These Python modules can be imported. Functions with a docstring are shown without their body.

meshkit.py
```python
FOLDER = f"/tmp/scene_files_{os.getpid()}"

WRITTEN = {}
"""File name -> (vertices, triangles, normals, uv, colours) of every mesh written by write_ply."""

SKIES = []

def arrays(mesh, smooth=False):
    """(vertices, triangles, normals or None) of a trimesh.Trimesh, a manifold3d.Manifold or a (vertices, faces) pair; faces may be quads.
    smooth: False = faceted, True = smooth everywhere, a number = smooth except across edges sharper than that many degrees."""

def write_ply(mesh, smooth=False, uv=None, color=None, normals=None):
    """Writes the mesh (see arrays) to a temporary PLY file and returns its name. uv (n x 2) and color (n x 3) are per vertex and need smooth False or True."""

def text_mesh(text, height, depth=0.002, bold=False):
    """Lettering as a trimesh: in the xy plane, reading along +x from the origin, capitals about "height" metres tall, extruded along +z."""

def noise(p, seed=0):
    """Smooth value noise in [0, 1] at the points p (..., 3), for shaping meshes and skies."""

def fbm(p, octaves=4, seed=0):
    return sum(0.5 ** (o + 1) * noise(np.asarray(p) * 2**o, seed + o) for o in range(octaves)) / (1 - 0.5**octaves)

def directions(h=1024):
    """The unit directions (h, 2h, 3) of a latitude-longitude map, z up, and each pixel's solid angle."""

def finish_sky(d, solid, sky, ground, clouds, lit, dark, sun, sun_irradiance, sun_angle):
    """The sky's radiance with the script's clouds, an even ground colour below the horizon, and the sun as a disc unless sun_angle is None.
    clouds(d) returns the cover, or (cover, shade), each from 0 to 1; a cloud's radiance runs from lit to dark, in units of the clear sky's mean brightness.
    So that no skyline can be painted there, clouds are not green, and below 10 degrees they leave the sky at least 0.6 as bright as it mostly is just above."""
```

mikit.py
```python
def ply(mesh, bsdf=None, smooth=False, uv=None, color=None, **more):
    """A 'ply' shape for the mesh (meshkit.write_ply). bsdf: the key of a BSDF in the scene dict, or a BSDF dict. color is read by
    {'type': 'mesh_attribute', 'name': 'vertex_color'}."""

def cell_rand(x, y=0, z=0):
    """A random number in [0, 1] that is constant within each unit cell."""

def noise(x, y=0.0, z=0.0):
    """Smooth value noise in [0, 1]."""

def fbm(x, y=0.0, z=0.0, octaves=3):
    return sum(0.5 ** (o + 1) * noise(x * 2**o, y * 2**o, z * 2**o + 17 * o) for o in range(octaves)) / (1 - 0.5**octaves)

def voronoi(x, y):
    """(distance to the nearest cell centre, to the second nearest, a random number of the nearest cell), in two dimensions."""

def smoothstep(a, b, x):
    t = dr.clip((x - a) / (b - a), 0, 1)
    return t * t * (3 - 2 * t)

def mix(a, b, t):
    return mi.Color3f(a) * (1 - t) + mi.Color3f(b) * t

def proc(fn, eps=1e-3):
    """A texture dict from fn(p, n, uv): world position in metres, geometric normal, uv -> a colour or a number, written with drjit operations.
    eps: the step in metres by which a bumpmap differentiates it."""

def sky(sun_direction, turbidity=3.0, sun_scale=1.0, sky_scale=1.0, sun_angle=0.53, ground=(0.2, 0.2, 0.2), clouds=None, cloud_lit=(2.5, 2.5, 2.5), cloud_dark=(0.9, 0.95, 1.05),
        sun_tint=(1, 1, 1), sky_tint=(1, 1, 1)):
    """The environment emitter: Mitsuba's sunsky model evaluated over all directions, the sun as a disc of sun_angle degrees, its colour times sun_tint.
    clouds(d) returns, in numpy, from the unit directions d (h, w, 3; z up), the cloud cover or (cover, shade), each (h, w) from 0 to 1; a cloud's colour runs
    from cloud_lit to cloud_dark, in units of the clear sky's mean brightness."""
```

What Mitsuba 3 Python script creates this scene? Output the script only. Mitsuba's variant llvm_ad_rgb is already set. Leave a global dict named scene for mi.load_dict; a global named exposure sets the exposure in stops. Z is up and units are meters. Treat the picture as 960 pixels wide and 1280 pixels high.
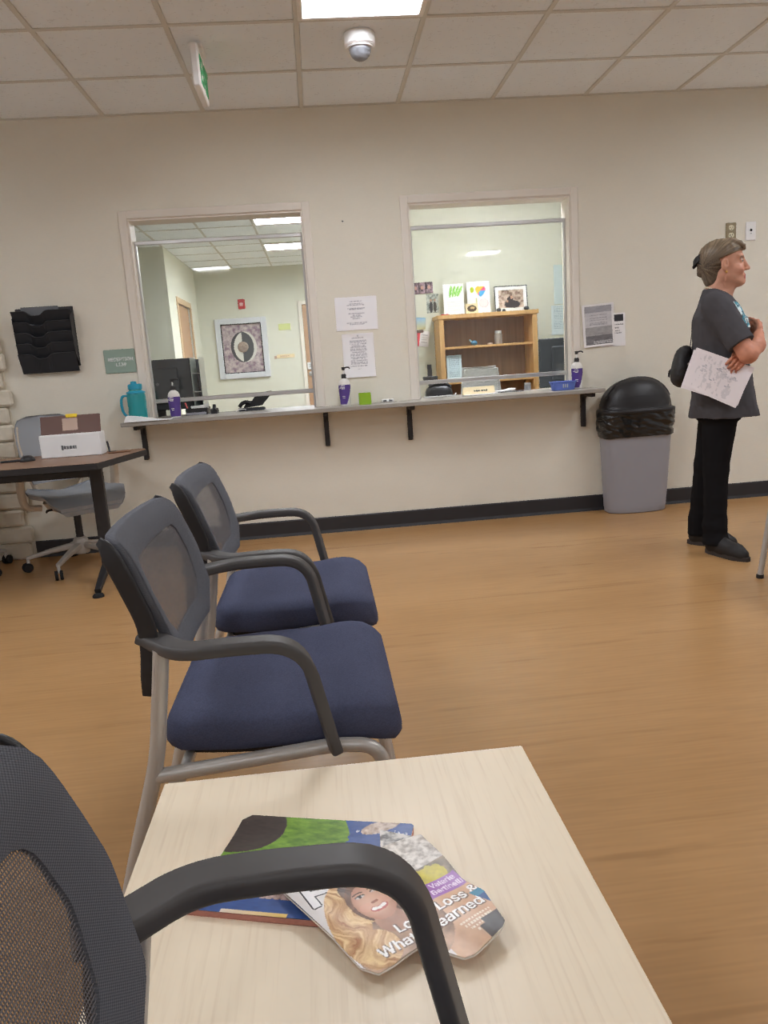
import math, random
import numpy as np
import trimesh
import mitsuba as mi
import drjit as dr
import manifold3d as m3
import shapely
from shapely.geometry import Polygon, LineString, box as sbox
import mikit, meshkit
from mikit import ply, proc, noise, fbm, smoothstep, mix

T = mi.ScalarTransform4f
random.seed(7)
RNG = np.random.default_rng(7)
scene, labels = {}, {}
pi = math.pi

# ------------------------------------------------------------------ camera, lights, exposure
CAM = np.array([0.0, -5.154, 1.1255])
FWD = np.array([0.07294471, 0.97864025, -0.19220388])
UPV = np.array([0.08252155, 0.18613401, 0.97905277])
FOCAL = 941.5
scene['camera'] = {'type': 'perspective', 'fov': 2 * math.degrees(math.atan(480 / FOCAL)), 'fov_axis': 'x', 'near_clip': 0.02, 'far_clip': 60.0,
                   'to_world': T().look_at(origin=CAM.tolist(), target=(CAM + FWD).tolist(), up=UPV.tolist())}
exposure = 0.30
TILE = 0.6096
X0, Y1 = -1.181, -0.5986          # a line of the ceiling grid across x, the first one off the wall along y
CEIL = 2.743
LAMP = (0.94, 0.98, 1.04)          # colour of the fluorescent panels
L_WAIT, L_OFF, L_OFF2 = 15.0, 44.0, 42.0
WAIT_LIGHTS = [(2, -2), (2, -3), (7, -2), (-4, -2), (-1, -6), (5, -6), (-3, -4), (7, -4), (-1, -11), (2, -11), (6, -11)]   # (tile column, tile row) of the panels


# ------------------------------------------------------------------ helpers
def C(r, g, b):
    return [((c / 255) / 12.92 if c / 255 <= 0.04045 else ((c / 255 + 0.055) / 1.055) ** 2.4) for c in (r, g, b)]


def lin(c):
    c = np.asarray(c, float) / 255
    return np.where(c <= 0.04045, c / 12.92, ((c + 0.055) / 1.055) ** 2.4)


def mat(name, color, rough=0.6, metal=0.0, spec=0.4, **kw):
    col = color if isinstance(color, dict) else {'type': 'rgb', 'value': C(*color)}
    scene['mat_' + name] = {'type': 'twosided', 'bsdf': {'type': 'principled', 'base_color': col, 'roughness': rough, 'metallic': metal, 'specular': spec, **kw}}
    return 'mat_' + name


taken = set()


def fresh(name):
    k, i = name, 0
    while k in taken:
        i += 1
        k = f'{name}_{i:03d}'
    taken.add(k)
    return k


def thing(name, label=None, cat=None, group=None, kind=None):
    k = fresh(name)
    d = {}
    if label: d['label'] = label
    if cat: d['category'] = cat
    if group: d['group'] = group
    if kind: d['kind'] = kind
    labels[k] = d
    return k


def part(parent, name, mesh, m, smooth=False, label=None, kind=None, **kw):
    k = fresh(parent + '__' + name)
    scene[k] = ply(mesh, m, smooth, **kw)
    d = {}
    if label: d['label'] = label
    if kind: d['kind'] = kind
    if d: labels[k] = d
    return k


def solo(name, mesh, m, label, cat, smooth=False, group=None, **kw):
    k = thing(name, label, cat, group)
    scene[k] = ply(mesh, m, smooth, **kw)
    return k


def struct(name, mesh, m, smooth=False, **kw):
    k = thing(name, kind='structure')
    if mesh is not None:
        scene[k] = ply(mesh, m, smooth, **kw)
    return k


def cat_(*ms):
    ms = [x for m in ms for x in (m if isinstance(m, (list, tuple)) else [m])]
    return trimesh.util.concatenate(ms)


def box(x0, x1, y0, y1, z0, z1, bev=0.0):
    if bev <= 0:
        m = trimesh.creation.box(extents=(x1 - x0, y1 - y0, z1 - z0))
        m.apply_translation(((x0 + x1) / 2, (y0 + y1) / 2, (z0 + z1) / 2))
        return m
    b = min(bev, (x1 - x0) / 2.01, (y1 - y0) / 2.01, (z1 - z0) / 2.01)
    pts = []
    for sx, X in ((1, x0), (-1, x1)):
        for sy, Y in ((1, y0), (-1, y1)):
            for sz, Z in ((1, z0), (-1, z1)):
                pts += [(X, Y + sy * b, Z + sz * b), (X + sx * b, Y, Z + sz * b), (X + sx * b, Y + sy * b, Z)]
    h = m3.Manifold.hull_points(np.array(pts)).to_mesh()
    return trimesh.Trimesh(np.array(h.vert_properties[:, :3]), np.array(h.tri_verts), process=False)


def M4(R=np.eye(3), t=(0, 0, 0)):
    m = np.eye(4)
    m[:3, :3] = R
    m[:3, 3] = t
    return m


def rotz(a):
    c, s = math.cos(a), math.sin(a)
    return np.array([[c, -s, 0], [s, c, 0], [0, 0, 1.0]])


def rotx(a):
    c, s = math.cos(a), math.sin(a)
    return np.array([[1, 0, 0], [0, c, -s], [0, s, c]])


def roty(a):
    c, s = math.cos(a), math.sin(a)
    return np.array([[c, 0, s], [0, 1, 0], [-s, 0, c]])


WALLR = np.array([[1, 0, 0], [0, 0, -1], [0, 1, 0.0]])     # sheet (x right, y up, +z out) -> on a wall facing -y


def tf(mesh, R=np.eye(3), t=(0, 0, 0)):
    m = mesh.copy()
    m.apply_transform(M4(R, t))
    return m


def tri(v, f):
    return trimesh.Trimesh(np.asarray(v, float), np.asarray(f), process=False)


def loft(rings, cap=True, closed_path=False):
    """rings: (m, n, 3), each ring closed; quads between them, fan caps."""
    R = np.asarray(rings, float)
    m, n = R.shape[:2]
    v = R.reshape(-1, 3)
    f = []
    mm = m if closed_path else m - 1
    for i in range(mm):
        a, b = i * n, ((i + 1) % m) * n
        j = np.arange(n)
        k = (j + 1) % n
        f.append(np.stack([a + j, a + k, b + k], 1))
        f.append(np.stack([a + j, b + k, b + j], 1))
    if cap and not closed_path:
        v = np.vstack([v, R[0].mean(0), R[-1].mean(0)])
        j = np.arange(n)
        k = (j + 1) % n
        f.append(np.stack([j * 0 + m * n, k, j], 1))
        f.append(np.stack([j * 0 + m * n + 1, (m - 1) * n + j, (m - 1) * n + k], 1))
    mesh = tri(v, np.vstack(f))
    if mesh.volume < 0:
        mesh.invert()
    return mesh


def smooth_path(pts, n=24):
    """Catmull-Rom through the points."""
    p = np.asarray(pts, float)
    q = np.vstack([2 * p[0] - p[1], p, 2 * p[-1] - p[-2]])
    out = []
    for i in range(len(p) - 1):
        a, b, c, d = q[i:i + 4]
        for t in np.linspace(0, 1, n, endpoint=False):
            out.append(0.5 * ((2 * b) + (-a + c) * t + (2 * a - 5 * b + 4 * c - d) * t * t + (-a + 3 * b - 3 * c + d) * t ** 3))
    out.append(p[-1])
    return np.array(out)


def fillet(pts, r, n=6):
    """polyline with its corners rounded."""
    p = [np.asarray(a, float) for a in pts]
    out = [p[0]]
    for a, b, c in zip(p[:-2], p[1:-1], p[2:]):
        u, w = a - b, c - b
        lu, lw = np.linalg.norm(u), np.linalg.norm(w)
        k = min(r, lu * 0.49, lw * 0.49)
        s, e = b + u / lu * k, b + w / lw * k
        for t in np.linspace(0, 1, n):
            out.append((1 - t) ** 2 * s + 2 * t * (1 - t) * b + t * t * e)
    out.append(p[-1])
    return np.array(out)


def sweep(profile, path, side=None, scale=None, level=False):
    """profile (n,2) -> (side, normal) coordinates along the path; side: a fixed lateral direction."""
    path = np.asarray(path, float)
    prof = np.asarray(profile, float)
    tan = np.gradient(path, axis=0)
    tan /= np.linalg.norm(tan, axis=1, keepdims=True) + 1e-12
    rings = []
    ref = np.array(side if side is not None else ([0, 0, 1.0] if abs(tan[0][2]) < 0.9 else [1.0, 0, 0]), float)
    for i, (p, t) in enumerate(zip(path, tan)):
        s = ref - t * (ref @ t)
        if level:
            s = np.array([-t[1], t[0], 0.0])
        s /= np.linalg.norm(s) + 1e-12
        if side is None:
            ref = s
        n = np.cross(t, s)
        k = 1.0 if scale is None else scale[i]
        k = np.broadcast_to(k, 2)
        rings.append(p + np.outer(prof[:, 0] * k[0], s) + np.outer(prof[:, 1] * k[1], n))
    return loft(rings)


def circ(r, n=12, r2=None):
    a = np.arange(n) / n * 2 * pi
    return np.stack([r * np.cos(a), (r2 or r) * np.sin(a)], 1)


def rrect(w, h, r, n=4):
    out = []
    for cx, cy, a0 in ((w / 2 - r, h / 2 - r, 0), (-w / 2 + r, h / 2 - r, pi / 2), (-w / 2 + r, -h / 2 + r, pi), (w / 2 - r, -h / 2 + r, 1.5 * pi)):
        for a in np.linspace(a0, a0 + pi / 2, n):
            out.append((cx + r * math.cos(a), cy + r * math.sin(a)))
    return np.array(out)


def tube(path, r, n=12, scale=None):
    return sweep(circ(r, n), path, scale=scale)


def lathe(prof, n=32, centre=(0, 0, 0)):
    """profile (r, z) pairs around z."""
    prof = np.asarray(prof, float)
    a = np.arange(n) / n * 2 * pi
    rings = [np.stack([r * np.cos(a), r * np.sin(a), a * 0 + z], 1) for r, z in prof]
    m = loft(rings)
    m.apply_translation(centre)
    return m


def prism(poly, z0, z1):
    m = trimesh.creation.extrude_polygon(poly if isinstance(poly, Polygon) else Polygon(poly), z1 - z0, engine='earcut')
    m.apply_translation((0, 0, z0))
    return m


def glyphs(text, height, bold=False):
    """the outlines of a text as one shapely shape."""
    m = meshkit.text_mesh(text, height, 0.001, bold)
    top = m.triangles[(np.abs(m.triangles[:, :, 2] - m.triangles[:, :, 2].max()).max(1) < 1e-7)]
    return shapely.union_all([Polygon(t[:, :2]).buffer(1e-6) for t in top])


def inside(shape, x, y):
    return shapely.contains_xy(shape, x, y)


def sheet(w, h, paint, res=0.003, bend=None, poly=None):
    """A sheet of paper centred at the origin (x right, y up): mesh and vertex colours; paint(x, y) -> linear rgb (n, 3)."""
    nx, ny = max(2, int(w / res) + 1), max(2, int(h / res) + 1)
    x, y = np.meshgrid(np.linspace(-w / 2, w / 2, nx), np.linspace(-h / 2, h / 2, ny))
    v = np.stack([x.ravel(), y.ravel(), x.ravel() * 0], 1)
    i = np.arange(nx * ny).reshape(ny, nx)
    a, b, c, d = i[:-1, :-1].ravel(), i[:-1, 1:].ravel(), i[1:, 1:].ravel(), i[1:, :-1].ravel()
    f = np.vstack([np.stack([a, b, c], 1), np.stack([a, c, d], 1)])
    col = paint(v[:, 0], v[:, 1])
    if bend is not None:
        v[:, 2] = bend(v[:, 0], v[:, 1])
    return tri(v, f), col


def lines_paint(w, h, rows, bg=(238, 237, 240), ink=(150, 150, 158), x0=-0.4, x1=0.4, centre=True, seed=0, wid=0.35):
    """print-like rows: rows = [(centre height 0..1, half height, length 0..1)]"""
    rg = np.random.default_rng(seed)
    dashes = []
    for t, hh, ln in rows:
        L = (x1 - x0) * ln * w
        s = -L / 2 if centre else x0 * w
        e = s + L
        while s < e:
            k = rg.uniform(0.006, 0.022)
            dashes.append((s, min(s + k, e), (t - 0.5) * h, hh))
            s += k + 0.004

    def paint(x, y):
        col = np.tile(lin(bg), (len(x), 1))
        for s, e, yy, hh in dashes:
            on = (x > s) & (x < e) & (np.abs(y - yy) < hh)
            col[on] = lin(ink)
        return col
    return paint


def nz(p, s, seed=0):
    return meshkit.noise(np.asarray(p, float) * s, seed)


# ------------------------------------------------------------------ signed distance fields -> smooth organic meshes
class Field:
    def __init__(self, lo, hi, h, big=0.1):
        self.lo, self.h = np.array(lo, float), h
        n = np.ceil((np.array(hi) - self.lo) / h).astype(int) + 1
        self.ax = [self.lo[k] + np.arange(n[k]) * h for k in range(3)]
        self.d = np.full(n, big, np.float32)

    def region(self, lo, hi):
        s = []
        for k in range(3):
            a = int(np.clip(math.floor((lo[k] - self.lo[k]) / self.h), 0, self.d.shape[k] - 1))
            b = int(np.clip(math.ceil((hi[k] - self.lo[k]) / self.h) + 1, a + 1, self.d.shape[k]))
            s.append(slice(a, b))
        g = np.meshgrid(*[self.ax[k][s[k]].astype(np.float32) for k in range(3)], indexing='ij')
        return tuple(s), g

    def add(self, fn, lo, hi, k=0.0, mode='union'):
        m = k + 0.012
        s, g = self.region(np.array(lo) - m, np.array(hi) + m)
        b = fn(*g).astype(np.float32)
        a = self.d[s]
        if mode == 'cut':
            b = -b
            if k > 0:
                t = np.clip(0.5 - 0.5 * (a - b) / k, 0, 1)
                self.d[s] = a * (1 - t) + b * t + k * t * (1 - t)
            else:
                self.d[s] = np.maximum(a, b)
        elif k > 0:
            t = np.clip(0.5 + 0.5 * (a - b) / k, 0, 1)
            self.d[s] = a * (1 - t) + b * t - k * t * (1 - t)
        else:
            self.d[s] = np.minimum(a, b)

    def cap(self, p0, p1, r0, r1, k=0.0, mode='union'):
        p0, p1 = np.array(p0, float), np.array(p1, float)
        R = max(r0, r1)

        def fn(x, y, z):
            d = p1 - p0
            t = np.clip(((x - p0[0]) * d[0] + (y - p0[1]) * d[1] + (z - p0[2]) * d[2]) / (d @ d + 1e-12), 0, 1)
            return np.sqrt((x - p0[0] - t * d[0]) ** 2 + (y - p0[1] - t * d[1]) ** 2 + (z - p0[2] - t * d[2]) ** 2) - (r0 + (r1 - r0) * t)
        self.add(fn, np.minimum(p0, p1) - R, np.maximum(p0, p1) + R, k, mode)

    def chain(self, pts, rs, k=0.0, mode='union'):
        for a, b, r, q in zip(pts[:-1], pts[1:], rs[:-1], rs[1:]):
            self.cap(a, b, r, q, k, mode)

    def ell(self, c, r, k=0.0, mode='union', R=None):
        c, r = np.array(c, float), np.array(r, float)
        big = r.max() if R is not None else r

        def fn(x, y, z):
            p = [x - c[0], y - c[1], z - c[2]]
            if R is not None:
                p = [R[0][i] * p[0] + R[1][i] * p[1] + R[2][i] * p[2] for i in range(3)]
            q = np.sqrt((p[0] / r[0]) ** 2 + (p[1] / r[1]) ** 2 + (p[2] / r[2]) ** 2)
            g = np.sqrt((p[0] / r[0] ** 2) ** 2 + (p[1] / r[1] ** 2) ** 2 + (p[2] / r[2] ** 2) ** 2)
            return np.where(g > 1e-6, q * (q - 1) / np.maximum(g, 1e-6), -r.min())
        self.add(fn, c - big, c + big, k, mode)

    def stack(self, secs, k=0.0, mode='union'):
        """elliptic sections (z, centre a, centre b, half a, half b, power) joined smoothly over z."""
        S = np.array(secs, float)
        S = S[np.argsort(S[:, 0])]
        zs = S[:, 0]

        def fn(x, y, z):
            zz = np.clip(z, zs[0], zs[-1])
            ca, cb, ha, hb, pw = (np.interp(zz[0, 0], zs, S[:, i])[None, None] for i in (1, 2, 3, 4, 5))
            q = (np.abs((x - ca) / ha) ** pw + np.abs((y - cb) / hb) ** pw) ** (1 / pw)
            d = (q - 1) * np.minimum(ha, hb)
            dz = np.maximum(zs[0] - z, z - zs[-1])
            return np.maximum(d, dz)
        lo = [(S[:, 1] - S[:, 3]).min(), (S[:, 2] - S[:, 4]).min(), zs[0]]
        hi = [(S[:, 1] + S[:, 3]).max(), (S[:, 2] + S[:, 4]).max(), zs[-1]]
        self.add(fn, lo, hi, k, mode)

    def mesh(self, taubin=4):
        d, h = self.d, self.h
        s = d < 0
        n = np.array(d.shape)
        cnt = np.zeros(n - 1, np.int8)
        for i in (0, 1):
            for j in (0, 1):
                for k in (0, 1):
                    cnt += s[i:n[0] - 1 + i, j:n[1] - 1 + j, k:n[2] - 1 + k]
        act = np.argwhere((cnt > 0) & (cnt < 8))
        ids = np.full(n - 1, -1, np.int64)
        ids[tuple(act.T)] = np.arange(len(act))
        acc, num = np.zeros((len(act), 3)), np.zeros(len(act))
        for ax in range(3):
            o1, o2 = [k for k in range(3) if k != ax]
            for u in (0, 1):
                for w in (0, 1):
                    a = act.copy()
                    a[:, o1] += u
                    a[:, o2] += w
                    b = a.copy()
                    b[:, ax] += 1
                    da, db = d[tuple(a.T)].astype(float), d[tuple(b.T)].astype(float)
                    on = (da < 0) != (db < 0)
                    t = np.where(on, da / np.where(on, da - db, 1), 0)
                    p = a.astype(float)
                    p[:, ax] += t
                    acc[on] += p[on]
                    num[on] += 1
        v = self.lo + h * acc / num[:, None]
        faces = []
        for ax in range(3):
            o1, o2 = [(1, 2), (2, 0), (0, 1)][ax]
            lo = [slice(1, n[k] - 1) for k in range(3)]
            hi = list(lo)
            lo[ax], hi[ax] = slice(0, n[ax] - 1), slice(1, n[ax])
            ch = s[tuple(lo)] != s[tuple(hi)]
            e = np.argwhere(ch)
            for k in range(3):
                if k != ax:
                    e[:, k] += 1
            inside_ = s[tuple(e.T)]
            q = []
            for u, w in ((-1, -1), (0, -1), (0, 0), (-1, 0)):
                c = e.copy()
                c[:, o1] += u
                c[:, o2] += w
                q.append(ids[tuple(c.T)])
            q = np.stack(q, 1)
            q[~inside_] = q[~inside_][:, ::-1]
            faces.append(q)
        q = np.vstack(faces)
        m = tri(v, np.vstack([q[:, [0, 1, 2]], q[:, [0, 2, 3]]]))
        if taubin:
            trimesh.smoothing.filter_taubin(m, iterations=taubin)
        return m


# ------------------------------------------------------------------ materials
def wall_tone(p, n, uv):
    k = fbm(p.x * 1.3, p.z * 1.3, p.y * 1.3)
    g = noise(p.x * 160, p.y * 160, p.z * 160)
    return mix(C(219, 214, 200), C(224, 219, 206), k) * (0.985 + 0.03 * g)


def floor_tone(p, n, uv):
    w = fbm(p.x * 0.55, p.y * 3.0, 1.7, octaves=3)
    s = fbm(p.x * 2.2 + 9 * w, p.y * 30 + 2.5 * w, 0.3, octaves=4)
    t = noise(p.x * 9, p.y * 150, 3.1)
    streak = smoothstep(0.60, 0.78, s)
    b = mix(C(156, 117, 75), C(174, 135, 92), w)
    b = mix(b, C(136, 97, 58), streak * 0.42)
    return b * (0.95 + 0.1 * t)


def table_tone(p, n, uv):
    w = fbm(p.x * 5, p.y * 0.9, 2.2, octaves=3)
    s = fbm(p.x * 210 + 3 * w, p.y * 9, 0.7, octaves=3)
    return mix(mix(C(226, 210, 184), C(234, 221, 199), w), C(206, 187, 160), smoothstep(0.45, 0.85, s) * 0.34)


def tile_tone(p, n, uv):
    a = noise(p.x * 70, p.y * 70)
    b = noise(p.x * 170 + 5, p.y * 170)
    pit = smoothstep(0.70, 0.85, a * 0.6 + b * 0.4)
    return mix(C(226, 231, 234), C(213, 217, 219), pit)


def oak_tone(p, n, uv):
    s = fbm(p.x * 40, p.z * 4, p.y * 40, octaves=3)
    return mix(C(205, 165, 112), C(178, 134, 84), s)


def dark_oak_tone(p, n, uv):
    s = fbm(p.x * 50, p.z * 3, p.y * 20, octaves=3)
    return mix(C(150, 122, 98), C(118, 92, 72), s)


def ribs(p, n, uv):
    return (dr.sin(p.z * 2600 + p.y * 260) * 0.5 + 0.5) * (0.7 + 0.3 * dr.sin(p.y * 2100))


def stone_tone(p, n, uv):
    s = fbm(p.x * 14, p.z * 20, p.y * 14, octaves=3)
    return mix(C(224, 217, 201), C(198, 189, 171), s)


def fabric_tone(p, n, uv):
    g = noise(p.x * 420, p.y * 420, p.z * 420)
    w = fbm(p.x * 7, p.y * 7, p.z * 7)
    return mix(C(58, 61, 80), C(76, 80, 102), 0.55 * g + 0.45 * w)


def weave_tone(p, n, uv):
    a = dr.sin(p.z * 2400) * dr.sin(p.y * 1900)
    return mix(C(74, 76, 82), C(104, 106, 113), 0.5 + 0.5 * a)


WALL = mat('wall_paint', proc(wall_tone), 0.75, spec=0.25)
WALL3 = mat('pale_paint', (214, 217, 219), 0.8, spec=0.2)
WALL2 = mat('office_paint', (212, 211, 198), 0.75, spec=0.25)
TRIM = mat('trim_paint', (221, 214, 204), 0.5)
FLOOR = mat('floor_vinyl', proc(floor_tone), 0.30, spec=0.5)
CARPET = mat('office_carpet', (120, 112, 100), 0.95, spec=0.1)
TILEM = mat('ceiling_tile', proc(tile_tone), 0.95, spec=0.05)
TBAR = mat('ceiling_bar', (205, 203, 196), 0.6)
BASEB = mat('black_baseboard', (44, 43, 46), 0.45)
WOOD = mat('maple_laminate', proc(table_tone), 0.38, spec=0.4)
OAK = mat('oak', proc(oak_tone), 0.5)
DOAK = mat('dark_oak', proc(dark_oak_tone), 0.55)
DOORW = mat('door_wood', (172, 138, 110), 0.5)
STONE = mat('painted_stone', proc(stone_tone), 0.85, spec=0.15)
NAVY = mat('navy_fabric', proc(fabric_tone), 0.9, spec=0.15)
WEAVE = mat('grey_weave', proc(weave_tone), 0.8, spec=0.2)
scene['mat_grey_weave'] = {'type': 'bumpmap', 'scale': 0.0007, 'arbitrary': proc(ribs, 4e-4), 'bsdf': scene['mat_grey_weave']}
STRAND = mat('grey_strand', (104, 101, 103), 0.7, spec=0.2)
BLACK = mat('black_plastic', (38, 37, 39), 0.42)
ARMB = mat('arm_plastic', (72, 70, 70), 0.48)
BLACKG = mat('black_gloss', (24, 24, 26), 0.2, spec=0.5)
RUBBER = mat('black_rubber', (26, 26, 27), 0.8)
BAGM = mat('bin_liner', (20, 20, 21), 0.22, spec=0.6)
SILVER = mat('silver_paint', (184, 181, 177), 0.35, metal=0.35)
ALU = mat('aluminium', (205, 205, 205), 0.3, metal=0.85)
GREYP = mat('grey_plastic', (150, 150, 158), 0.5)
LGREY = mat('light_grey_plastic', (188, 188, 186), 0.5)
BEIGEP = mat('beige_plastic', (196, 182, 164), 0.5)
LAM = mat('counter_laminate', (150, 145, 138), 0.35)
WHITE = mat('white_plastic', (232, 232, 232), 0.4)
WHITEM = mat('white_metal', (225, 223, 218), 0.5)
DGREY = mat('dark_grey', (52, 55, 60), 0.5)
MGREY = mat('mid_grey', (96, 98, 102), 0.5)
GREENS = mat('sign_green', (140, 160, 148), 0.5)
BROWN = mat('brown_card', (104, 80, 74), 0.7)
TAN = mat('tan_card', (184, 160, 146), 0.8)
YELLOW = mat('yellow_plastic', (232, 200, 50), 0.5)
DESKT = mat('desk_walnut', (120, 92, 74), 0.4)
PURPLE = mat('purple_label', (84, 62, 132), 0.4)
LIME = mat('lime_card', (134, 172, 42), 0.5)
BLUEP = mat('blue_plastic', (92, 112, 186), 0.45)
CREAM = mat('cream_card', (226, 208, 170), 0.7)
BRONZE = mat('bronze_plate', (140, 128, 100), 0.5)
IVORY = mat('ivory', (214, 206, 180), 0.5)
RED = mat('red_plastic', (186, 62, 66), 0.5)
GREENL = mat('exit_letter', (70, 168, 110), 0.5)
VCOL = mat('printed', {'type': 'mesh_attribute', 'name': 'vertex_color'}, 0.7, spec=0.2)
GLOSSP = mat('glossy_print', {'type': 'mesh_attribute', 'name': 'vertex_color'}, 0.35, spec=0.45)
SKIN = mat('skin', {'type': 'mesh_attribute', 'name': 'vertex_color'}, 0.5, spec=0.35)
HAIR = mat('hair', {'type': 'mesh_attribute', 'name': 'vertex_color'}, 0.45, spec=0.4)
CLOTH = mat('scrub_cloth', {'type': 'mesh_attribute', 'name': 'vertex_color'}, 0.9, spec=0.15)
TROUSER = mat('black_trouser', (25, 24, 26), 0.9, spec=0.1)
SHOEM = mat('black_shoe', (36, 33, 33), 0.6)
GOLD = mat('gold', (212, 170, 90), 0.25, metal=0.9)
ACRYL = mat('milky_acrylic', (190, 200, 196), 0.25)
scene['mat_glass'] = {'type': 'thindielectric', 'int_ior': 1.5, 'specular_transmittance': {'type': 'rgb', 'value': [0.95, 0.97, 0.945]}}
scene['mat_teal'] = {'type': 'principled', 'base_color': {'type': 'rgb', 'value': C(52, 178, 184)}, 'roughness': 0.12, 'spec_trans': 0.55, 'eta': 1.3}
TEALC = mat('teal_cap', (44, 150, 178), 0.35)
TEALB = mat('teal_body', (40, 142, 146), 0.18, spec=0.5)


def emit(rgb, k):
    return {'type': 'area', 'radiance': {'type': 'rgb', 'value': [float(c * k) for c in rgb]}}

# ------------------------------------------------------------------ the room shell
XL, XR, YR = -3.3, 4.6, -8.2
WT = 0.15                                   # thickness of the wall with the two reception windows
W1 = (-1.12, -0.012, 0.872, 2.132)
W2 = (0.672, 1.757, 0.872, 2.137)
struct('floor', box(XL - 0.1, XR + 0.1, YR - 0.1, 0.02, -0.1, 0), FLOOR)
struct('floor_office', box(-4.1, 4.1, 0.021, 7.4, -0.1, 0), CARPET)
ceil_key = struct('ceiling', box(-4.3, 4.8, YR - 0.2, 7.5, 2.80, 2.9), TBAR)
struct('wall_back', cat_(box(XL, W1[0], 0, WT, 0, 2.8), box(W1[1], W2[0], 0, WT, 0, 2.8), box(W2[1], XR, 0, WT, 0, 2.8),
                         box(W1[0], W1[1], 0, WT, 0, 0.843), box(W2[0], W2[1], 0, WT, 0, 0.843),
                         box(W1[0], W1[1], 0, WT, W1[3], 2.8), box(W2[0], W2[1], 0, WT, W2[3], 2.8)), WALL)
struct('wall_left', box(XL - 0.1, XL, YR, WT, 0, 2.8), WALL3)
struct('wall_right', box(XR, XR + 0.1, YR, WT, 0, 2.8), WALL3)
struct('wall_rear', box(XL - 0.1, XR + 0.1, YR - 0.1, YR, 0, 2.8), WALL3)
struct('wall_office_left', box(-4.1, -4.0, WT, 4.85, 0, 2.8), WALL2)
struct('wall_office_front', box(-4.1, -1.78, 4.85, 4.95, 0, 2.8), WALL2)
struct('wall_office_side', cat_(box(-1.88, -1.78, 4.95, 5.45, 0, 2.8), box(-1.88, -1.78, 6.45, 7.2, 0, 2.8), box(-1.88, -1.78, 5.45, 6.45, 2.12, 2.8)), WALL2)
struct('wall_office_back', box(-1.88, 1.3, 7.2, 7.3, 0, 2.8), WALL2)
struct('wall_office_right', box(1.2, 1.3, 2.0, 7.2, 0, 2.8), WALL2)
struct('wall_divider', box(0.35, 0.45, WT, 1.9, 0, 2.8), WALL2)
struct('wall_booth_back', box(0.35, 4.0, 1.9, 2.0, 0, 2.8), WALL2)
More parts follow.
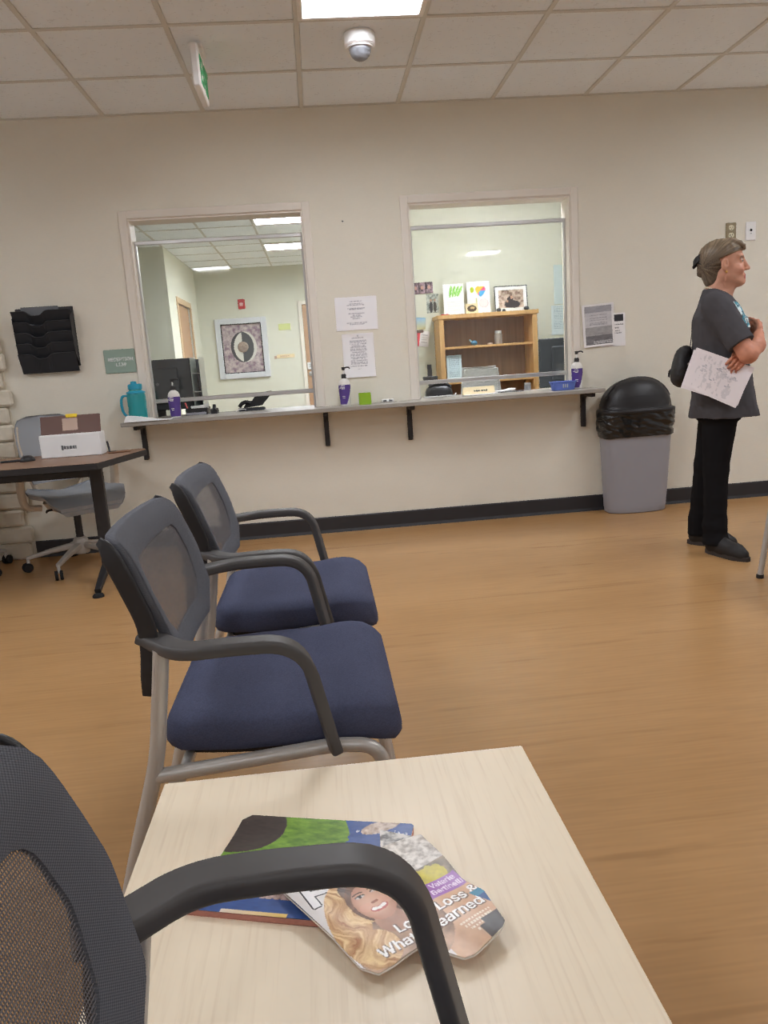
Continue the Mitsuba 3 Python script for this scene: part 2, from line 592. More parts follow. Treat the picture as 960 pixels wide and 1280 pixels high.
struct('wall_booth_right', box(3.9, 4.0, WT, 1.9, 0, 2.8), WALL2)

# skirting along the wall, right of the stone facing
def skirting(x0, x1, y0, sign):
    prof = Polygon([(0, 0), (0, 0.105), (0.004, 0.112), (0.008, 0.105), (0.008, 0.02), (0.016, 0)])
    m = prism(prof, 0, x1 - x0)
    m.apply_transform(M4(np.array([[0, 0, 1], [-1, 0, 0], [0, 1, 0]], float) if sign < 0 else np.array([[0, 0, 1], [1, 0, 0], [0, 1, 0]], float), (x0, y0, 0)))
    if m.volume < 0:
        m.invert()
    return m
struct('baseboard_back', skirting(-1.985, XR, 0.0, -1), BASEB)

# ceiling: tiles and bars of a 2 ft grid
def yrow(j):                                # line j of the grid (0 at the wall, negative towards the camera)
    return Y1 + TILE * (j + 1)
WL = {(i, j) for i, j in WAIT_LIGHTS}
tile_mesh = box(-TILE / 2 + 0.012, TILE / 2 - 0.012, -TILE / 2 + 0.012, TILE / 2 - 0.012, CEIL - 0.002, CEIL + 0.014, 0.004)
tile_ply = ply(tile_mesh, TILEM)
tile_edge = ply(box(-TILE / 2 + 0.012, TILE / 2 - 0.012, -0.2815, 0.2815, CEIL - 0.002, CEIL + 0.014, 0.004), TILEM)
OFFL = [(1, 5), (1, 8), (3, 5), (3, 8)]                     # panels in the back office (column, row): x -0.57..0.04
spots = []
for j in range(-13, 1):
    for i in range(-4, 10):
        if (i, j) not in WL:
            spots.append((X0 + TILE * (i + 0.5), yrow(j) - TILE / 2))
for j in range(0, 12):
    for i in range(-4, 8):
        x, y = X0 + TILE * (i + 0.5), 0.15 + TILE * (j + 0.5)
        if (i, j) in OFFL or (i, j) in [(4, 0)]:
            continue
        if y > 4.9 and x < -1.7 or y > 2.0 and x > 1.4:
            continue
        spots.append((x, y))
for k, (x, y) in enumerate(spots):
    key = fresh('ceiling__tile')
    if -0.4 < y < 0:
        scene[key] = {**tile_edge, 'to_world': T().translate([x, -0.3045, 0])}
    else:
        scene[key] = {**tile_ply, 'to_world': T().translate([x, y, 0])}
def tee(x0, x1, y0, y1):
    return cat_(box(x0, x1, y0, y1, CEIL - 0.006, CEIL - 0.002), box(x0, x1, y0, y1, CEIL - 0.002, CEIL + 0.012))
for i in range(-3, 10):
    x = X0 + TILE * i
    part('ceiling', 'grid_bar', tee(x - 0.012, x + 0.012, YR, -0.02), TBAR)
    if i < 8:
        part('ceiling', 'grid_bar', tee(x - 0.012, x + 0.012, WT, 4.84 if x < -1.8 else (1.9 if x > 1.25 else 7.2)), TBAR)
for j in range(-13, 1):
    y = yrow(j - 1)
    part('ceiling', 'grid_bar', tee(XL, XR, y - 0.012, y + 0.012), TBAR)
for j in range(1, 12):
    y = 0.15 + TILE * j
    part('ceiling', 'grid_bar', tee(-4 if y < 4.8 else -1.78, 3.9 if y < 1.9 else 1.2, y - 0.012, y + 0.012), TBAR)
part('ceiling', 'wall_angle', box(XL, XR, -0.022, 0, CEIL - 0.006, CEIL + 0.01), TBAR)


def ceiling_light(x, y, L, label, group=None):
    k = thing('ceiling_light', label, 'ceiling light', group)
    a, b = TILE / 2 - 0.006, TILE / 2 - 0.03
    fr = []
    for sx in (-1, 1):
        fr.append(box(x + min(sx * a, sx * b), x + max(sx * a, sx * b), y - a, y + a, CEIL - 0.008, CEIL + 0.035, 0.002))
        fr.append(box(x - b, x + b, y + min(sx * a, sx * b), y + max(sx * a, sx * b), CEIL - 0.008, CEIL + 0.035, 0.002))
    part(k, 'frame', cat_(fr), WHITEM)
    part(k, 'housing', box(x - a, x + a, y - a, y + a, CEIL + 0.036, CEIL + 0.05), WHITEM)
    d = tri([[x - b, y - b, CEIL + 0.02], [x + b, y - b, CEIL + 0.02], [x + b, y + b, CEIL + 0.02], [x - b, y + b, CEIL + 0.02]], [[0, 2, 1], [0, 3, 2]])
    key = part(k, 'diffuser', d, WHITE)
    scene[key]['emitter'] = emit(LAMP, L)
    return k
for n, (i, j) in enumerate(WAIT_LIGHTS):
    ceiling_light(X0 + TILE * (i + 0.5), yrow(j) - TILE / 2, L_WAIT,
                  'bright square ceiling panel cut by the photo top, beside the dome camera' if n == 0 else 'waiting room ceiling light panel outside the photo, beside or behind the camera',
                  None if n == 0 else 'waiting room light panels out of direct view')
for jj in (2, 5, 8):
    ceiling_light(X0 + TILE * 3.5, 0.15 + TILE * (jj + .5), L_OFF, 'ceiling light panel of the back office, out of sight right of the left window', 'hidden back office panels') if jj > 3 else None
ceiling_light(X0 + TILE * 1.5, 3.49, L_OFF, 'upper larger ceiling light panel at top of the left reception window')
ceiling_light(X0 + TILE * 1.5, 5.40, L_OFF * 0.7, 'lower ceiling light panel behind the left window, just below its metal bar')
ceiling_light(X0 + TILE * 4.5, 0.15 + TILE * 0.5, L_OFF2, 'ceiling light panel of the booth behind the right window, out of sight')
ceiling_light(-2.7, 1.9, L_OFF * 0.6, 'ceiling light panel at the far left of the back office, hidden by the wall')

# the two reception windows
def reception_window(n, w):
    x0, x1, z0, z1 = w
    k = struct(f'window_{n}', None, None)
    cs = 0.05
    part(k, 'casing', cat_(box(x0 - cs, x0, -0.012, 0, z0, z1 + cs, 0.003), box(x1, x1 + cs, -0.012, 0, z0, z1 + cs, 0.003), box(x0, x1, -0.012, 0, z1, z1 + cs, 0.003)), TRIM)
    part(k, 'jamb', cat_(box(x0, x0 + 0.012, -0.001, WT, z0, z1), box(x1 - 0.012, x1, -0.001, WT, z0, z1), box(x0 + 0.012, x1 - 0.012, -0.001, WT, z1 - 0.012, z1)), TRIM)
    a, b = x0 + 0.012, x1 - 0.012
    part(k, 'top_rail', box(a, b, 0.07, 0.092, 1.984, 2.008, 0.003), ALU)
    part(k, 'bottom_rail', box(a, b, 0.07, 0.092, 0.968, 0.996, 0.003), ALU)
    part(k, 'edge_channel', box(a, a + 0.014, 0.07, 0.092, z0, 1.984, 0.002), ALU)
    part(k, 'edge_channel', box(b - 0.014, b, 0.07, 0.092, z0, 1.984, 0.002), ALU)
    part(k, 'glass', tri([[a + 0.01, 0.081, 0.99], [b - 0.01, 0.081, 0.99], [b - 0.01, 0.081, 1.99], [a + 0.01, 0.081, 1.99]], [[0, 1, 2], [0, 2, 3]]), 'mat_glass')
reception_window(1, W1)
reception_window(2, W2)

# stone facing left of the file rack: single stones in courses
stone_k = struct('wall_stone', None, None)
part(stone_k, 'backing', box(-3.3, -2.012, -0.012, 0, 0, 2.74), STONE)
def stone_mesh(x0, x1, z0, z1, sd):
    m = box(x0, x1, -0.05, -0.012, z0, z1, 0.014)
    m = m.subdivide().subdivide()
    v = m.vertices
    v += (np.stack([nz(v + 3, 14, sd), nz(v + 7, 14, sd + 1), nz(v + 11, 14, sd + 2)], 1) - 0.5) * [0.012, 0.018, 0.010]
    v[:, 1] = np.minimum(v[:, 1], -0.006)
    return tri(v, m.faces)
for c in range(24):
    z0 = 0.113 * c + 0.004
    xe = -1.995 + 0.014 * math.sin(c * 2.3) + (0.012 if c % 2 else -0.008)
    xs = [xe, xe - 0.28 - 0.08 * (c % 3), xe - 0.66 - 0.05 * (c % 2), -3.29]
    for s in range(3):
        part(stone_k, 'stone', stone_mesh(xs[s + 1] + 0.004, xs[s] - 0.004, z0, z0 + 0.107, c * 7 + s), STONE, 35)

# ------------------------------------------------------------------ on the ceiling and the wall
k = thing('exit_sign', 'white exit sign with green letters hanging from the ceiling', 'exit sign')
part(k, 'housing', box(-0.484, -0.448, -1.10, -0.785, 2.515, 2.712, 0.006), WHITE)
part(k, 'canopy', box(-0.500, -0.432, -1.02, -0.865, 2.712, 2.738, 0.006), WHITE)
R_px = np.array([[0, 0, 1], [1, 0, 0], [0, 1, 0.0]])          # text (x right, y up, z out) on a face towards +x
for t, y in zip('EXIT', (-1.06, -0.985, -0.905, -0.872)):
    m = tf(meshkit.text_mesh(t, 0.125, 0.003, True), R_px, (-0.4485, y, 2.55))
    part(k, 'letter', m, GREENL)

k = thing('dome_camera', 'white security camera with smoked dome below the ceiling light', 'security camera')
cx, cy = 0.345, -1.045
part(k, 'base', lathe([(0, CEIL - 0.006), (0.076, CEIL - 0.006), (0.078, CEIL - 0.012), (0.077, CEIL - 0.058), (0.070, CEIL - 0.066), (0.058, CEIL - 0.068), (0, CEIL - 0.066)][::-1], 40, (cx, cy, 0)), WHITE, 35)
part(k, 'dome', lathe([(0, -0.055)] + [(0.055 * math.cos(a), -0.055 * math.sin(a) * 1.0) for a in np.linspace(pi / 2, 0.02, 10)][1:] + [(0.052, 0.01), (0, 0.01)], 36, (cx, cy, CEIL - 0.074)), mat('smoked_dome', (128, 130, 136), 0.12, spec=0.6), 50)
part(k, 'ring', lathe([(0.053, 0), (0.066, 0.0), (0.066, 0.008), (0.053, 0.008)], 36, (cx, cy, CEIL - 0.074)), WHITE)

k = thing('wall_outlet', 'brown plate wall outlet with two ivory sockets above the woman', 'wall outlet')
part(k, 'plate', box(2.832, 2.906, -0.008, 0, 1.785, 1.905, 0.004), BRONZE)
for z in (1.873, 1.823):
    s = part(k, 'socket', tf(prism(Polygon(rrect(0.036, 0.032, 0.013)), 0, 0.004), WALLR, (2.869, -0.007, z)), IVORY)
    part(s, 'slot', cat_(*[box(2.869 + dx - 0.0015, 2.869 + dx + 0.0015, -0.0122, -0.0105, z - 0.004, z + 0.008) for dx in (-0.008, 0.008)], box(2.866, 2.872, -0.0122, -0.0105, z - 0.011, z - 0.007)), RUBBER)
k = thing('data_plate', 'white wall plate with a small black jack right of the outlet', 'wall plate')
part(k, 'plate', box(2.972, 3.046, -0.008, 0, 1.782, 1.905, 0.004), WHITE)
part(k, 'jack', box(3.001, 3.017, -0.012, -0.007, 1.842, 1.858, 0.002), BLACK)
part(k, 'mark', box(3.004, 3.015, -0.0085, -0.007, 1.826, 1.830), MGREY)

k = thing('file_rack', 'black wire mesh wall rack with stacked file pockets above the desk', 'file rack')
part(k, 'back_plate', box(-1.885, -1.525, -0.006, 0, 1.25, 1.625, 0.002), BLACK)
rackm = mat('rack_mesh', (40, 42, 46), 0.5)
for q in range(5):
    zt = 1.600 - 0.066 * q
    zb = zt - 0.115
    y0, y1 = -0.012 - 0.0 * q, -0.095 + 0.004 * q
    x0, x1 = -1.880, -1.530
    prof = []
    n = 24
    for x in np.linspace(x0, x1, n):
        u = (x - x0) / (x1 - x0)
        prof.append((x, 0.03 * float(np.exp(-((u - 0.42) / 0.14) ** 4))))
    v, f = [], []
    for x, dip in prof:
        v += [(x, y1, zt - dip), (x, -0.03, zb), (x, y1 - 0.004, zt - dip), (x, -0.034, zb - 0.004)]
    for i in range(n - 1):
        a, b = 4 * i, 4 * i + 4
        f += [(a, b, b + 1), (a, b + 1, a + 1), (a + 2, a + 3, b + 3), (a + 2, b + 3, b + 2), (a, a + 2, b + 2), (a, b + 2, b), (a + 1, b + 1, b + 3), (a + 1, b + 3, a + 3)]
    pk = part(k, 'pocket', tri(v, f), rackm)
    part(pk, 'rim', cat_(tube(np.array([(x, y1 - 0.002, zt - d) for x, d in prof]), 0.0035, 6), *[tube([(x, -0.002, zt - 0.012), (x, y1 - 0.002, zt), (x, -0.03, zb)], 0.003, 6) for x in (x0, x1)]), BLACK)
    part(pk, 'base', box(x0, x1, -0.034, -0.004, zb - 0.004, zb, 0.001), rackm)
part(k, 'side_panel', tri([(-1.883, -0.004, 1.60), (-1.883, -0.09, 1.56), (-1.883, -0.07, 1.33), (-1.883, -0.004, 1.245)], [(0, 1, 2), (0, 2, 3)]), rackm)
part(k, 'side_panel', tri([(-1.527, -0.004, 1.60), (-1.527, -0.09, 1.56), (-1.527, -0.07, 1.33), (-1.527, -0.004, 1.245)], [(0, 2, 1), (0, 3, 2)]), rackm)
solo('grey_folder', box(-1.83, -1.60, -0.060, -0.052, 1.515, 1.628, 0.001), MGREY, 'grey folder standing in the top pocket of the black wall rack', 'folder')

k = thing('reception_sign', 'green wall plaque reading RECEPTION between file rack and left window', 'sign')
part(k, 'plate', box(-1.373, -1.175, -0.008, 0, 1.184, 1.336, 0.003), GREENS)
m = meshkit.text_mesh('RECEPTION', 0.0205, 0.002, True)
m.apply_translation((-m.bounds[:, 0].mean(), 0, 0))
part(k, 'lettering', tf(m, WALLR, (-1.268, -0.0078, 1.262)), WHITE)
m = meshkit.text_mesh('L139', 0.0195, 0.002, True)
m.apply_translation((-m.bounds[:, 0].mean(), 0, 0))
part(k, 'lettering', tf(m, WALLR, (-1.268, -0.0078, 1.229)), WHITE)


def notice(name, x, z, w, h, paint, label, roll=0.0, y=-0.003, cat='notice', group=None, bend=None, res=0.003, m=VCOL):
    s, col = sheet(w, h, paint, res, bend)
    R = WALLR @ rotz(roll)
    return solo(name, tf(s, R, (x, y, z)), m, label, cat, False, group, color=col)
curl = lambda x, y: 0.006 * (np.abs(y) / 0.14) ** 4
rows = [(t, 0.003, l) for t, l in ((0.86, .6), (0.8, .65), (0.75, .9), (0.66, .9), (0.62, .7), (0.5, .8), (0.45, .4), (0.4, .6), (0.34, .45), (0.22, 1.0), (0.18, .75))]
notice('notice', 0.291, 1.467, 0.277, 0.214, lines_paint(0.277, 0.214, rows, ink=(176, 176, 184), x0=-.24, x1=.24, seed=3), 'wide white printed notice, upper of two sheets between the windows', bend=curl)
rows = [(0.95, 0.005, .08), (0.90, 0.003, .7)] + [(0.84 - 0.038 * i, 0.003, 0.95 - 0.2 * (i % 4 == 3)) for i in range(15)] + [(0.26, 0.003, 1), (0.19, 0.002, .2)]
notice('notice', 0.288, 1.194, 0.211, 0.287, lines_paint(0.211, 0.287, rows, ink=(170, 170, 178), x0=-.28, x1=.28, centre=True, seed=5), 'tall white printed notice, lower of two sheets between the windows', bend=curl)

def poster_paint(x, y):
    w, h = 0.222, 0.283
    c = np.tile(lin((228, 226, 226)), (len(x), 1))
    u, v = x / w + .5, y / h + .5
    ins = (u > .07) & (u < .93) & (v > .05) & (v < .95)
    p = np.stack([x * 40, y * 90, x * 0], 1)
    n = meshkit.fbm(p, 3, 5)
    def area(a, b, lo, hi):
        on = ins & (v > a) & (v < b)
        c[on] = lin(lo) + (lin(hi) - lin(lo)) * n[on][:, None]
    area(.05, .2, (84, 82, 86), (150, 148, 150))
    area(.2, .26, (96, 94, 98), (130, 128, 130))
    area(.26, .46, (140, 138, 140), (172, 170, 170))
    area(.46, .80, (182, 180, 184), (206, 204, 206))
    area(.80, .95, (146, 146, 154), (168, 168, 174))
    for t in (.74, .67, .62, .56, .52):
        on = ins & (np.abs(v - t) < .012) & (np.abs(u - .5) < .28) & (np.sin(x * 900 + t * 50) > -.3)
        c[on] = lin((150, 148, 154))
    for t in (.12, .085):
        on = ins & (np.abs(v - t) < .012) & (np.sin(x * 800 + t * 90) > -.2) & (u > .3)
        c[on] = lin((196, 194, 196))
    return c
notice('poster', 1.938, 1.288, 0.222, 0.283, poster_paint, 'white poster with grey photo, taped beside the right window over a smaller flyer', roll=0.045, y=-0.008, bend=curl)
def flyer_paint(x, y):
    c = np.tile(lin((232, 231, 232)), (len(x), 1))
    on = (y > 0.055) & (y < 0.10) & (x < 0.075) & (x > -.04)
    c[on] = lin((58, 58, 62))
    for t, a in ((0.035, .075), (0.012, .045), (-.008, .05), (-.022, .06)):
        on = (np.abs(y - t) < .0035) & (x < a) & (np.sin(x * 700 + t * 40) > -.5)
        c[on] = lin((90, 90, 96))
    return c
notice('flyer', 2.04, 1.25, 0.176, 0.222, flyer_paint, 'white flyer with black header block, half under the grey poster', roll=0.01)

solo('wall_screw', lathe([(0, 0.004), (0.004, 0.003), (0.006, 0), (0, 0)], 10).apply_transform(M4(np.array([[1, 0, 0], [0, 0, -1], [0, 1, 0.0]]), (0.245, 0, 2.05))), MGREY, 'tiny dark screw head in the wall between the two windows', 'screw')

# ------------------------------------------------------------------ the transaction counter
k = thing('transaction_counter', 'long narrow grey laminate counter on black brackets below the windows', 'counter')
part(k, 'worktop', cat_(box(-1.262, 1.888, -0.255, 0, 0.845, 0.872, 0.003), box(W1[0] + .012, W1[1] - .012, 0, 0.30, 0.845, 0.872, 0.002), box(W2[0] + .012, W2[1] - .012, 0, 0.30, 0.845, 0.872, 0.002)), LAM)
for x in (-1.18, 0.033, 0.602, 1.818):
    b = part(k, 'bracket', cat_(box(x - 0.016, x + 0.016, -0.028, 0, 0.605, 0.845, 0.003), box(x - 0.016, x + 0.016, -0.21, -0.028, 0.818, 0.845, 0.003),
                                prism(Polygon([(0, 0), (0.05, 0), (0, 0.05)]), -0.004, 0.004).apply_transform(M4(np.array([[0, 0, 1], [-1, 0, 0], [0, -1, 0.0]]), (x, -0.028, 0.818)))), BLACK)

# ------------------------------------------------------------------ guest chairs (local: x forward, y to its left, z up)
BP = np.array([(.575, -.283), (.62, -.294), (.66, -.304), (.72, -.322), (.78, -.342), (.82, -.357), (.845, -.370), (.860, -.385), (.872, -.408)])
def back_u(v, z):
    u = np.interp(z, BP[:, 0], BP[:, 1])
    return u - 0.020 * (1 - (v / 0.23) ** 2)
def back_outline(inset_side, inset_top, inset_bot, n=120):
    zt, zb = 0.861 - inset_top, 0.596 + inset_bot
    out = []
    r = 0.055
    poly = Polygon([(-0.150 + inset_side * .6, zb), (0.150 - inset_side * .6, zb), (0.216 - inset_side, 0.648 + inset_bot * .6), (0.236 - inset_side, 0.74), (0.228 - inset_side, zt), (-0.228 + inset_side, zt), (-0.236 + inset_side, 0.74), (-0.216 + inset_side, 0.648 + inset_bot * .6)])
    poly = poly.buffer(-r * 0.45, join_style=2).buffer(r * 0.45, quad_segs=10)
    c = (0.0, 0.735)
    for a in np.linspace(0, 2 * pi, n, endpoint=False):
        ray = LineString([c, (c[0] + math.cos(a), c[1] + math.sin(a))])
        p = ray.intersection(poly.exterior)
        p = p if p.geom_type == 'Point' else p.geoms[0]
        out.append((p.x, p.y))
    return np.array(out), poly
OUT, OUTP = back_outline(0, 0, 0)
INN, INNP = back_outline(0.056, 0.056, 0.045)
MID = (OUT + INN) / 2
def back_pts(o, off):
    return np.stack([back_u(o[:, 0], o[:, 1]) + off, o[:, 0], o[:, 1]], 1)
ring = [back_pts(OUT, 0.004), back_pts(OUT * .985 + INN * .015, 0.010), back_pts(MID, 0.011), back_pts(INN, 0.006), back_pts(INN, 0.0), back_pts(MID, -0.007), back_pts(OUT * .97 + INN * .03, -0.010), back_pts(OUT, -0.005)]
BACK_FRAME = loft(np.array(ring).transpose(1, 0, 2), closed_path=True)
if BACK_FRAME.volume < 0:
    BACK_FRAME.invert()

def back_mesh(pitch, wv, wz):
    """woven strands inside the back frame"""
    ms_v, ms_f, n0 = [], [], 0
    P2 = INNP.buffer(0.004)
    x0, z0, x1, z1 = P2.bounds
    lines = [(LineString([(v, z0 - 1), (v, z1 + 1)]), wv, 0) for v in np.arange(x0 + pitch / 2, x1, pitch)] + [(LineString([(x0 - 1, z), (x1 + 1, z)]), wz, 1) for z in np.arange(z0 + pitch / 2, z1, pitch * 1.25)]
    for ln, w, ax in lines:
        g = ln.intersection(P2)
        if g.is_empty or g.geom_type != 'LineString':
            continue
        a, b = np.array(g.coords[0]), np.array(g.coords[-1])
        n = 14
        p = a + (b - a) * np.linspace(0, 1, n)[:, None]
        d = np.array([w / 2, 0]) if ax == 0 else np.array([0, w / 2])
        off = 0.003 + (0.0007 if ax else -0.0007)
        A, B = back_pts(p - d, off), back_pts(p + d, off)
        ms_v += [A, B]
        i = np.arange(n - 1)
        ms_f += [np.stack([n0 + i, n0 + n + i, n0 + n + i + 1], 1), np.stack([n0 + i, n0 + n + i + 1, n0 + i + 1], 1)]
        n0 += 2 * n
    return tri(np.vstack(ms_v), np.vstack(ms_f))
MESH_NEAR = back_mesh(0.0026, 0.0015, 0.0012)
MESH_FAR = back_mesh(0.0034, 0.0024, 0.0018)

def seat_mesh():
    n = 64
    poly = Polygon([(-0.340, -0.22), (-0.340, 0.22), (-0.2, 0.243), (0.02, 0.247), (0.105, 0.235), (0.105, -0.235), (0.02, -0.247), (-0.2, -0.243)]).buffer(-0.05).buffer(0.05, quad_segs=8)
    c = (-0.09, 0.0)
    out = []
    for a in np.linspace(0, 2 * pi, n, endpoint=False):
        p = LineString([c, (c[0] + math.cos(a), c[1] + math.sin(a))]).intersection(poly.exterior)
        out.append((p.x, p.y))
    o = np.array(out)
    d = o - c
    rings = []
    for s, z in ((0.0, 0.440), (0.93, 0.440), (0.985, 0.447), (1.01, 0.462), (1.012, 0.480), (0.985, 0.497), (0.93, 0.507), (0.8, 0.515), (0.55, 0.518), (0.25, 0.518), (0.0, 0.518)):
        s = max(s, 0.004)
        p = np.array(c) + d * s
        zz = np.full(n, z)
        zz = zz - 0.030 * np.clip((p[:, 0] - 0.0) / 0.11, 0, 1) ** 2 + 0.012 * np.clip((p[:, 0] + 0.05) / 0.1, 0, 1) * (z > .48)
        zz = zz - (0.012 * np.clip(1 - (np.abs(p[:, 1]) / 0.2) ** 2, 0, 1) * np.clip(1 - ((p[:, 0] + .12) / .18) ** 2, 0, 1)) * (z > .49)
        rings.append(np.stack([p[:, 0], p[:, 1], zz], 1))
    return loft(rings)
SEAT = seat_mesh()
SEAT_PAN = loft([np.stack([-0.09 + 0.90 * (SEAT.vertices[64 * 2:64 * 3, 0] + 0.09), 0.90 * SEAT.vertices[64 * 2:64 * 3, 1], np.full(64, z)], 1) for z in (0.428, 0.441)])

def arm_mesh(s):
    y = 0.292 * s
    path = fillet([(-0.352, 0.222 * s, 0.676), (-0.328, 0.232 * s, 0.668), (-0.268, y, 0.664), (-0.20, y, 0.667), (-0.066, y, 0.664), (-0.022, 0.278 * s, 0.445)], 0.07, 9)
    n = len(path)
    sc = np.ones((n, 2))
    L = np.linspace(0, 1, n)
    sc[:, 0] = np.interp(L, [0, .3, .6, .85, 1], [.9, 1, 1, .9, .72])
    sc[:, 1] = np.interp(L, [0, .3, .6, .85, 1], [.8, 1, 1, 1, .85])
    return sweep(rrect(0.046, 0.024, 0.008), path, scale=sc, level=True)
def upright_mesh(s):
    p = smooth_path([(-0.350, 0.240 * s, 0.570), (-0.338, 0.240 * s, 0.635), (-0.338, 0.238 * s, 0.70), (-0.356, 0.2385 * s, 0.76), (-0.376, 0.2385 * s, 0.815), (-0.389, 0.235 * s, 0.845), (-0.402, 0.226 * s, 0.857)], 4)
    return sweep(rrect(0.012, 0.034, 0.005), p, side=(0, 1, 0), scale=np.interp(np.linspace(0, 1, 25), [0, .1, .7, 1], [.6, 1, 1, .45]))
def leg_rear(s):
    return tube(smooth_path([(-0.312, 0.262 * s, 0.662), (-0.328, 0.258 * s, 0.56), (-0.350, 0.256 * s, 0.44), (-0.41, 0.256 * s, 0.25), (-0.478, 0.258 * s, 0.012)], 5), 0.0145, 14)
def leg_front(s):
    return tube(fillet([(-0.350, 0.256 * s, 0.420), (-0.02, 0.256 * s, 0.446), (0.058, 0.256 * s, 0.436), (0.115, 0.258 * s, 0.012)], 0.07, 9), 0.0135, 14)
CH_PARTS = [('seat', SEAT, NAVY, 50), ('seat_pan', SEAT_PAN, BLACK, 30), ('back_frame', BACK_FRAME, WEAVE, 50), ('back_mesh', None, STRAND, False)]
for s in (1, -1):
    CH_PARTS += [('arm', arm_mesh(s), ARMB, 35), ('back_upright', upright_mesh(s), BLACK, 35), ('leg', leg_rear(s), SILVER, 40), ('leg', leg_front(s), SILVER, 40)]
CH_PARTS += [('cross_tube', tube([(-0.30, -0.256, 0.424), (-0.30, 0.256, 0.424)], 0.011, 10), SILVER, 40), ('cross_tube', tube([(0.01, -0.256, 0.437), (0.01, 0.256, 0.437)], 0.011, 10), SILVER, 40),
             ('foot', None, BLACK, False)]
CH_PLY = {}
def guest_chair(x, y, deg, label, near=False):
    k = thing('guest_chair', label, 'chair', 'guest chairs of the waiting room')
    tw = T().translate([x, y, 0]).rotate([0, 0, 1], deg)
    nleg = 0
    for i, (nm, m, mt, sm) in enumerate(CH_PARTS):
        if nm == 'foot':
            for fx, fs in ((-0.479, 1), (-0.479, -1), (0.1155, 1), (0.1155, -1)):
                if ('foot', fx, fs) not in CH_PLY:
                    CH_PLY['foot', fx, fs] = ply(lathe([(0, 0), (0.016, 0), (0.017, 0.004), (0.0165, 0.018), (0, 0.018)], 14, (fx, 0.258 * fs, 0)), BLACK, 40)
                key = fresh(k + '__foot')
                scene[key] = {**CH_PLY['foot', fx, fs], 'to_world': tw}
            continue
        if nm == 'back_mesh':
            m, i = (MESH_NEAR, 'near') if near else (MESH_FAR, 'far')
        if i not in CH_PLY:
            CH_PLY[i] = ply(m, mt, sm)
        key = fresh(k + '__' + nm)
        scene[key] = {**CH_PLY[i], 'to_world': tw}
        if nm == 'back_mesh':
            labels[key] = {'label': 'see-through woven mesh', 'kind': 'stuff'}
    return k
guest_chair(0.112, -4.808, 0, 'dark mesh-backed chair cut off at lower left, its black arm over the side table', near=True)
guest_chair(0.0, -3.612, 0, 'navy-seated chair with mesh back just behind the maple side table')
guest_chair(0.005, -2.972, 0, 'second navy-seated mesh-backed chair, farther from the side table, nearer the counter')
guest_chair(2.147, -2.09, 180, 'chair at right photo edge, only a silver leg showing, near the woman')

# ------------------------------------------------------------------ side table
k = thing('side_table', 'low square maple laminate side table holding the magazines', 'table')
TZ = 0.450
part(k, 'tabletop', box(-0.317, 0.305, -4.530, -3.949, TZ - 0.032, TZ, 0.002), WOOD)
for x in (-0.275, 0.263):
    for y in (-4.50, -4.0):
        part(k, 'leg', cat_(box(x - 0.02, x + 0.02, y - 0.02, y + 0.02, 0.006, TZ - 0.032, 0.003), box(x - 0.024, x + 0.024, y - 0.024, y + 0.024, 0, 0.008, 0.003)), SILVER)
part(k, 'apron', cat_(box(-0.27, 0.258, -4.01, -3.99, TZ - 0.075, TZ - 0.032), box(-0.27, 0.258, -4.51, -4.49, TZ - 0.075, TZ - 0.032), box(-0.285, -0.265, -4.49, -4.01, TZ - 0.075, TZ - 0.032), box(0.253, 0.273, -4.49, -4.01, TZ - 0.075, TZ - 0.032)), SILVER)


def fine(poly, res):
    m = None
    v, f = trimesh.creation.triangulate_polygon(poly.segmentize(res * 6), engine='earcut')
    x0, y0, x1, y1 = poly.bounds
    gx, gy = np.meshgrid(np.arange(x0, x1, res), np.arange(y0, y1, res))
    p = np.stack([gx.ravel(), gy.ravel()], 1)
    p = p[shapely.contains_xy(poly.buffer(-res * 0.4), p[:, 0], p[:, 1])]
    b = np.array([poly.exterior.interpolate(t).coords[0] for t in np.arange(0, poly.exterior.length, res)])
    from scipy.spatial import Delaunay
    p = np.vstack([p, b])
    t = Delaunay(p).simplices
    cen = p[t].mean(1)
    t = t[shapely.contains_xy(poly.buffer(res * 0.05), cen[:, 0], cen[:, 1])]
    a = p[t]
    cr = (a[:, 1, 0] - a[:, 0, 0]) * (a[:, 2, 1] - a[:, 0, 1]) - (a[:, 1, 1] - a[:, 0, 1]) * (a[:, 2, 0] - a[:, 0, 0])
    t[cr < 0] = t[cr < 0][:, ::-1]
    return p, t


def magazine(key, poly, origin, ang, z0, thick, paint, lift, res=0.0011, pages=(232, 226, 216)):
    poly = Polygon(poly)
    p, t = fine(poly, res)
    z = z0 + thick + lift(p[:, 0], p[:, 1])
    R = rotz(ang)[:2, :2]
    w = p @ R.T + origin
    part(key, 'cover', tri(np.column_stack([w, z]), t), GLOSSP, True, color=paint(p[:, 0], p[:, 1]))
    # the block of pages below the cover
    b = np.array([poly.exterior.interpolate(s).coords[0] for s in np.arange(0, poly.exterior.length, 0.004)])
    if Polygon(b).exterior.is_ccw is False:
        b = b[::-1]
    bw = b @ R.T + origin
    li = lift(b[:, 0], b[:, 1])
    low = np.minimum(li * 0.85, li)
    rings = [np.column_stack([bw, z0 + low * 0.9 + h * (thick - 0.0006)]) for h in (0.0, 0.35, 0.7, 1.0)]
    v = np.vstack(rings)
    n = len(b)
    f = []
    for i in range(3):
        j = np.arange(n)
        kk = (j + 1) % n
        f += [np.stack([i * n + j, i * n + kk, (i + 1) * n + kk], 1), np.stack([i * n + j, (i + 1) * n + kk, (i + 1) * n + j], 1)]
    sh = 0.86 + 0.14 * np.random.default_rng(3).random(4 * n)
    col = lin(pages)[None] * sh[:, None]
    part(key, 'pages', tri(v, np.vstack(f)), VCOL, False, color=col)


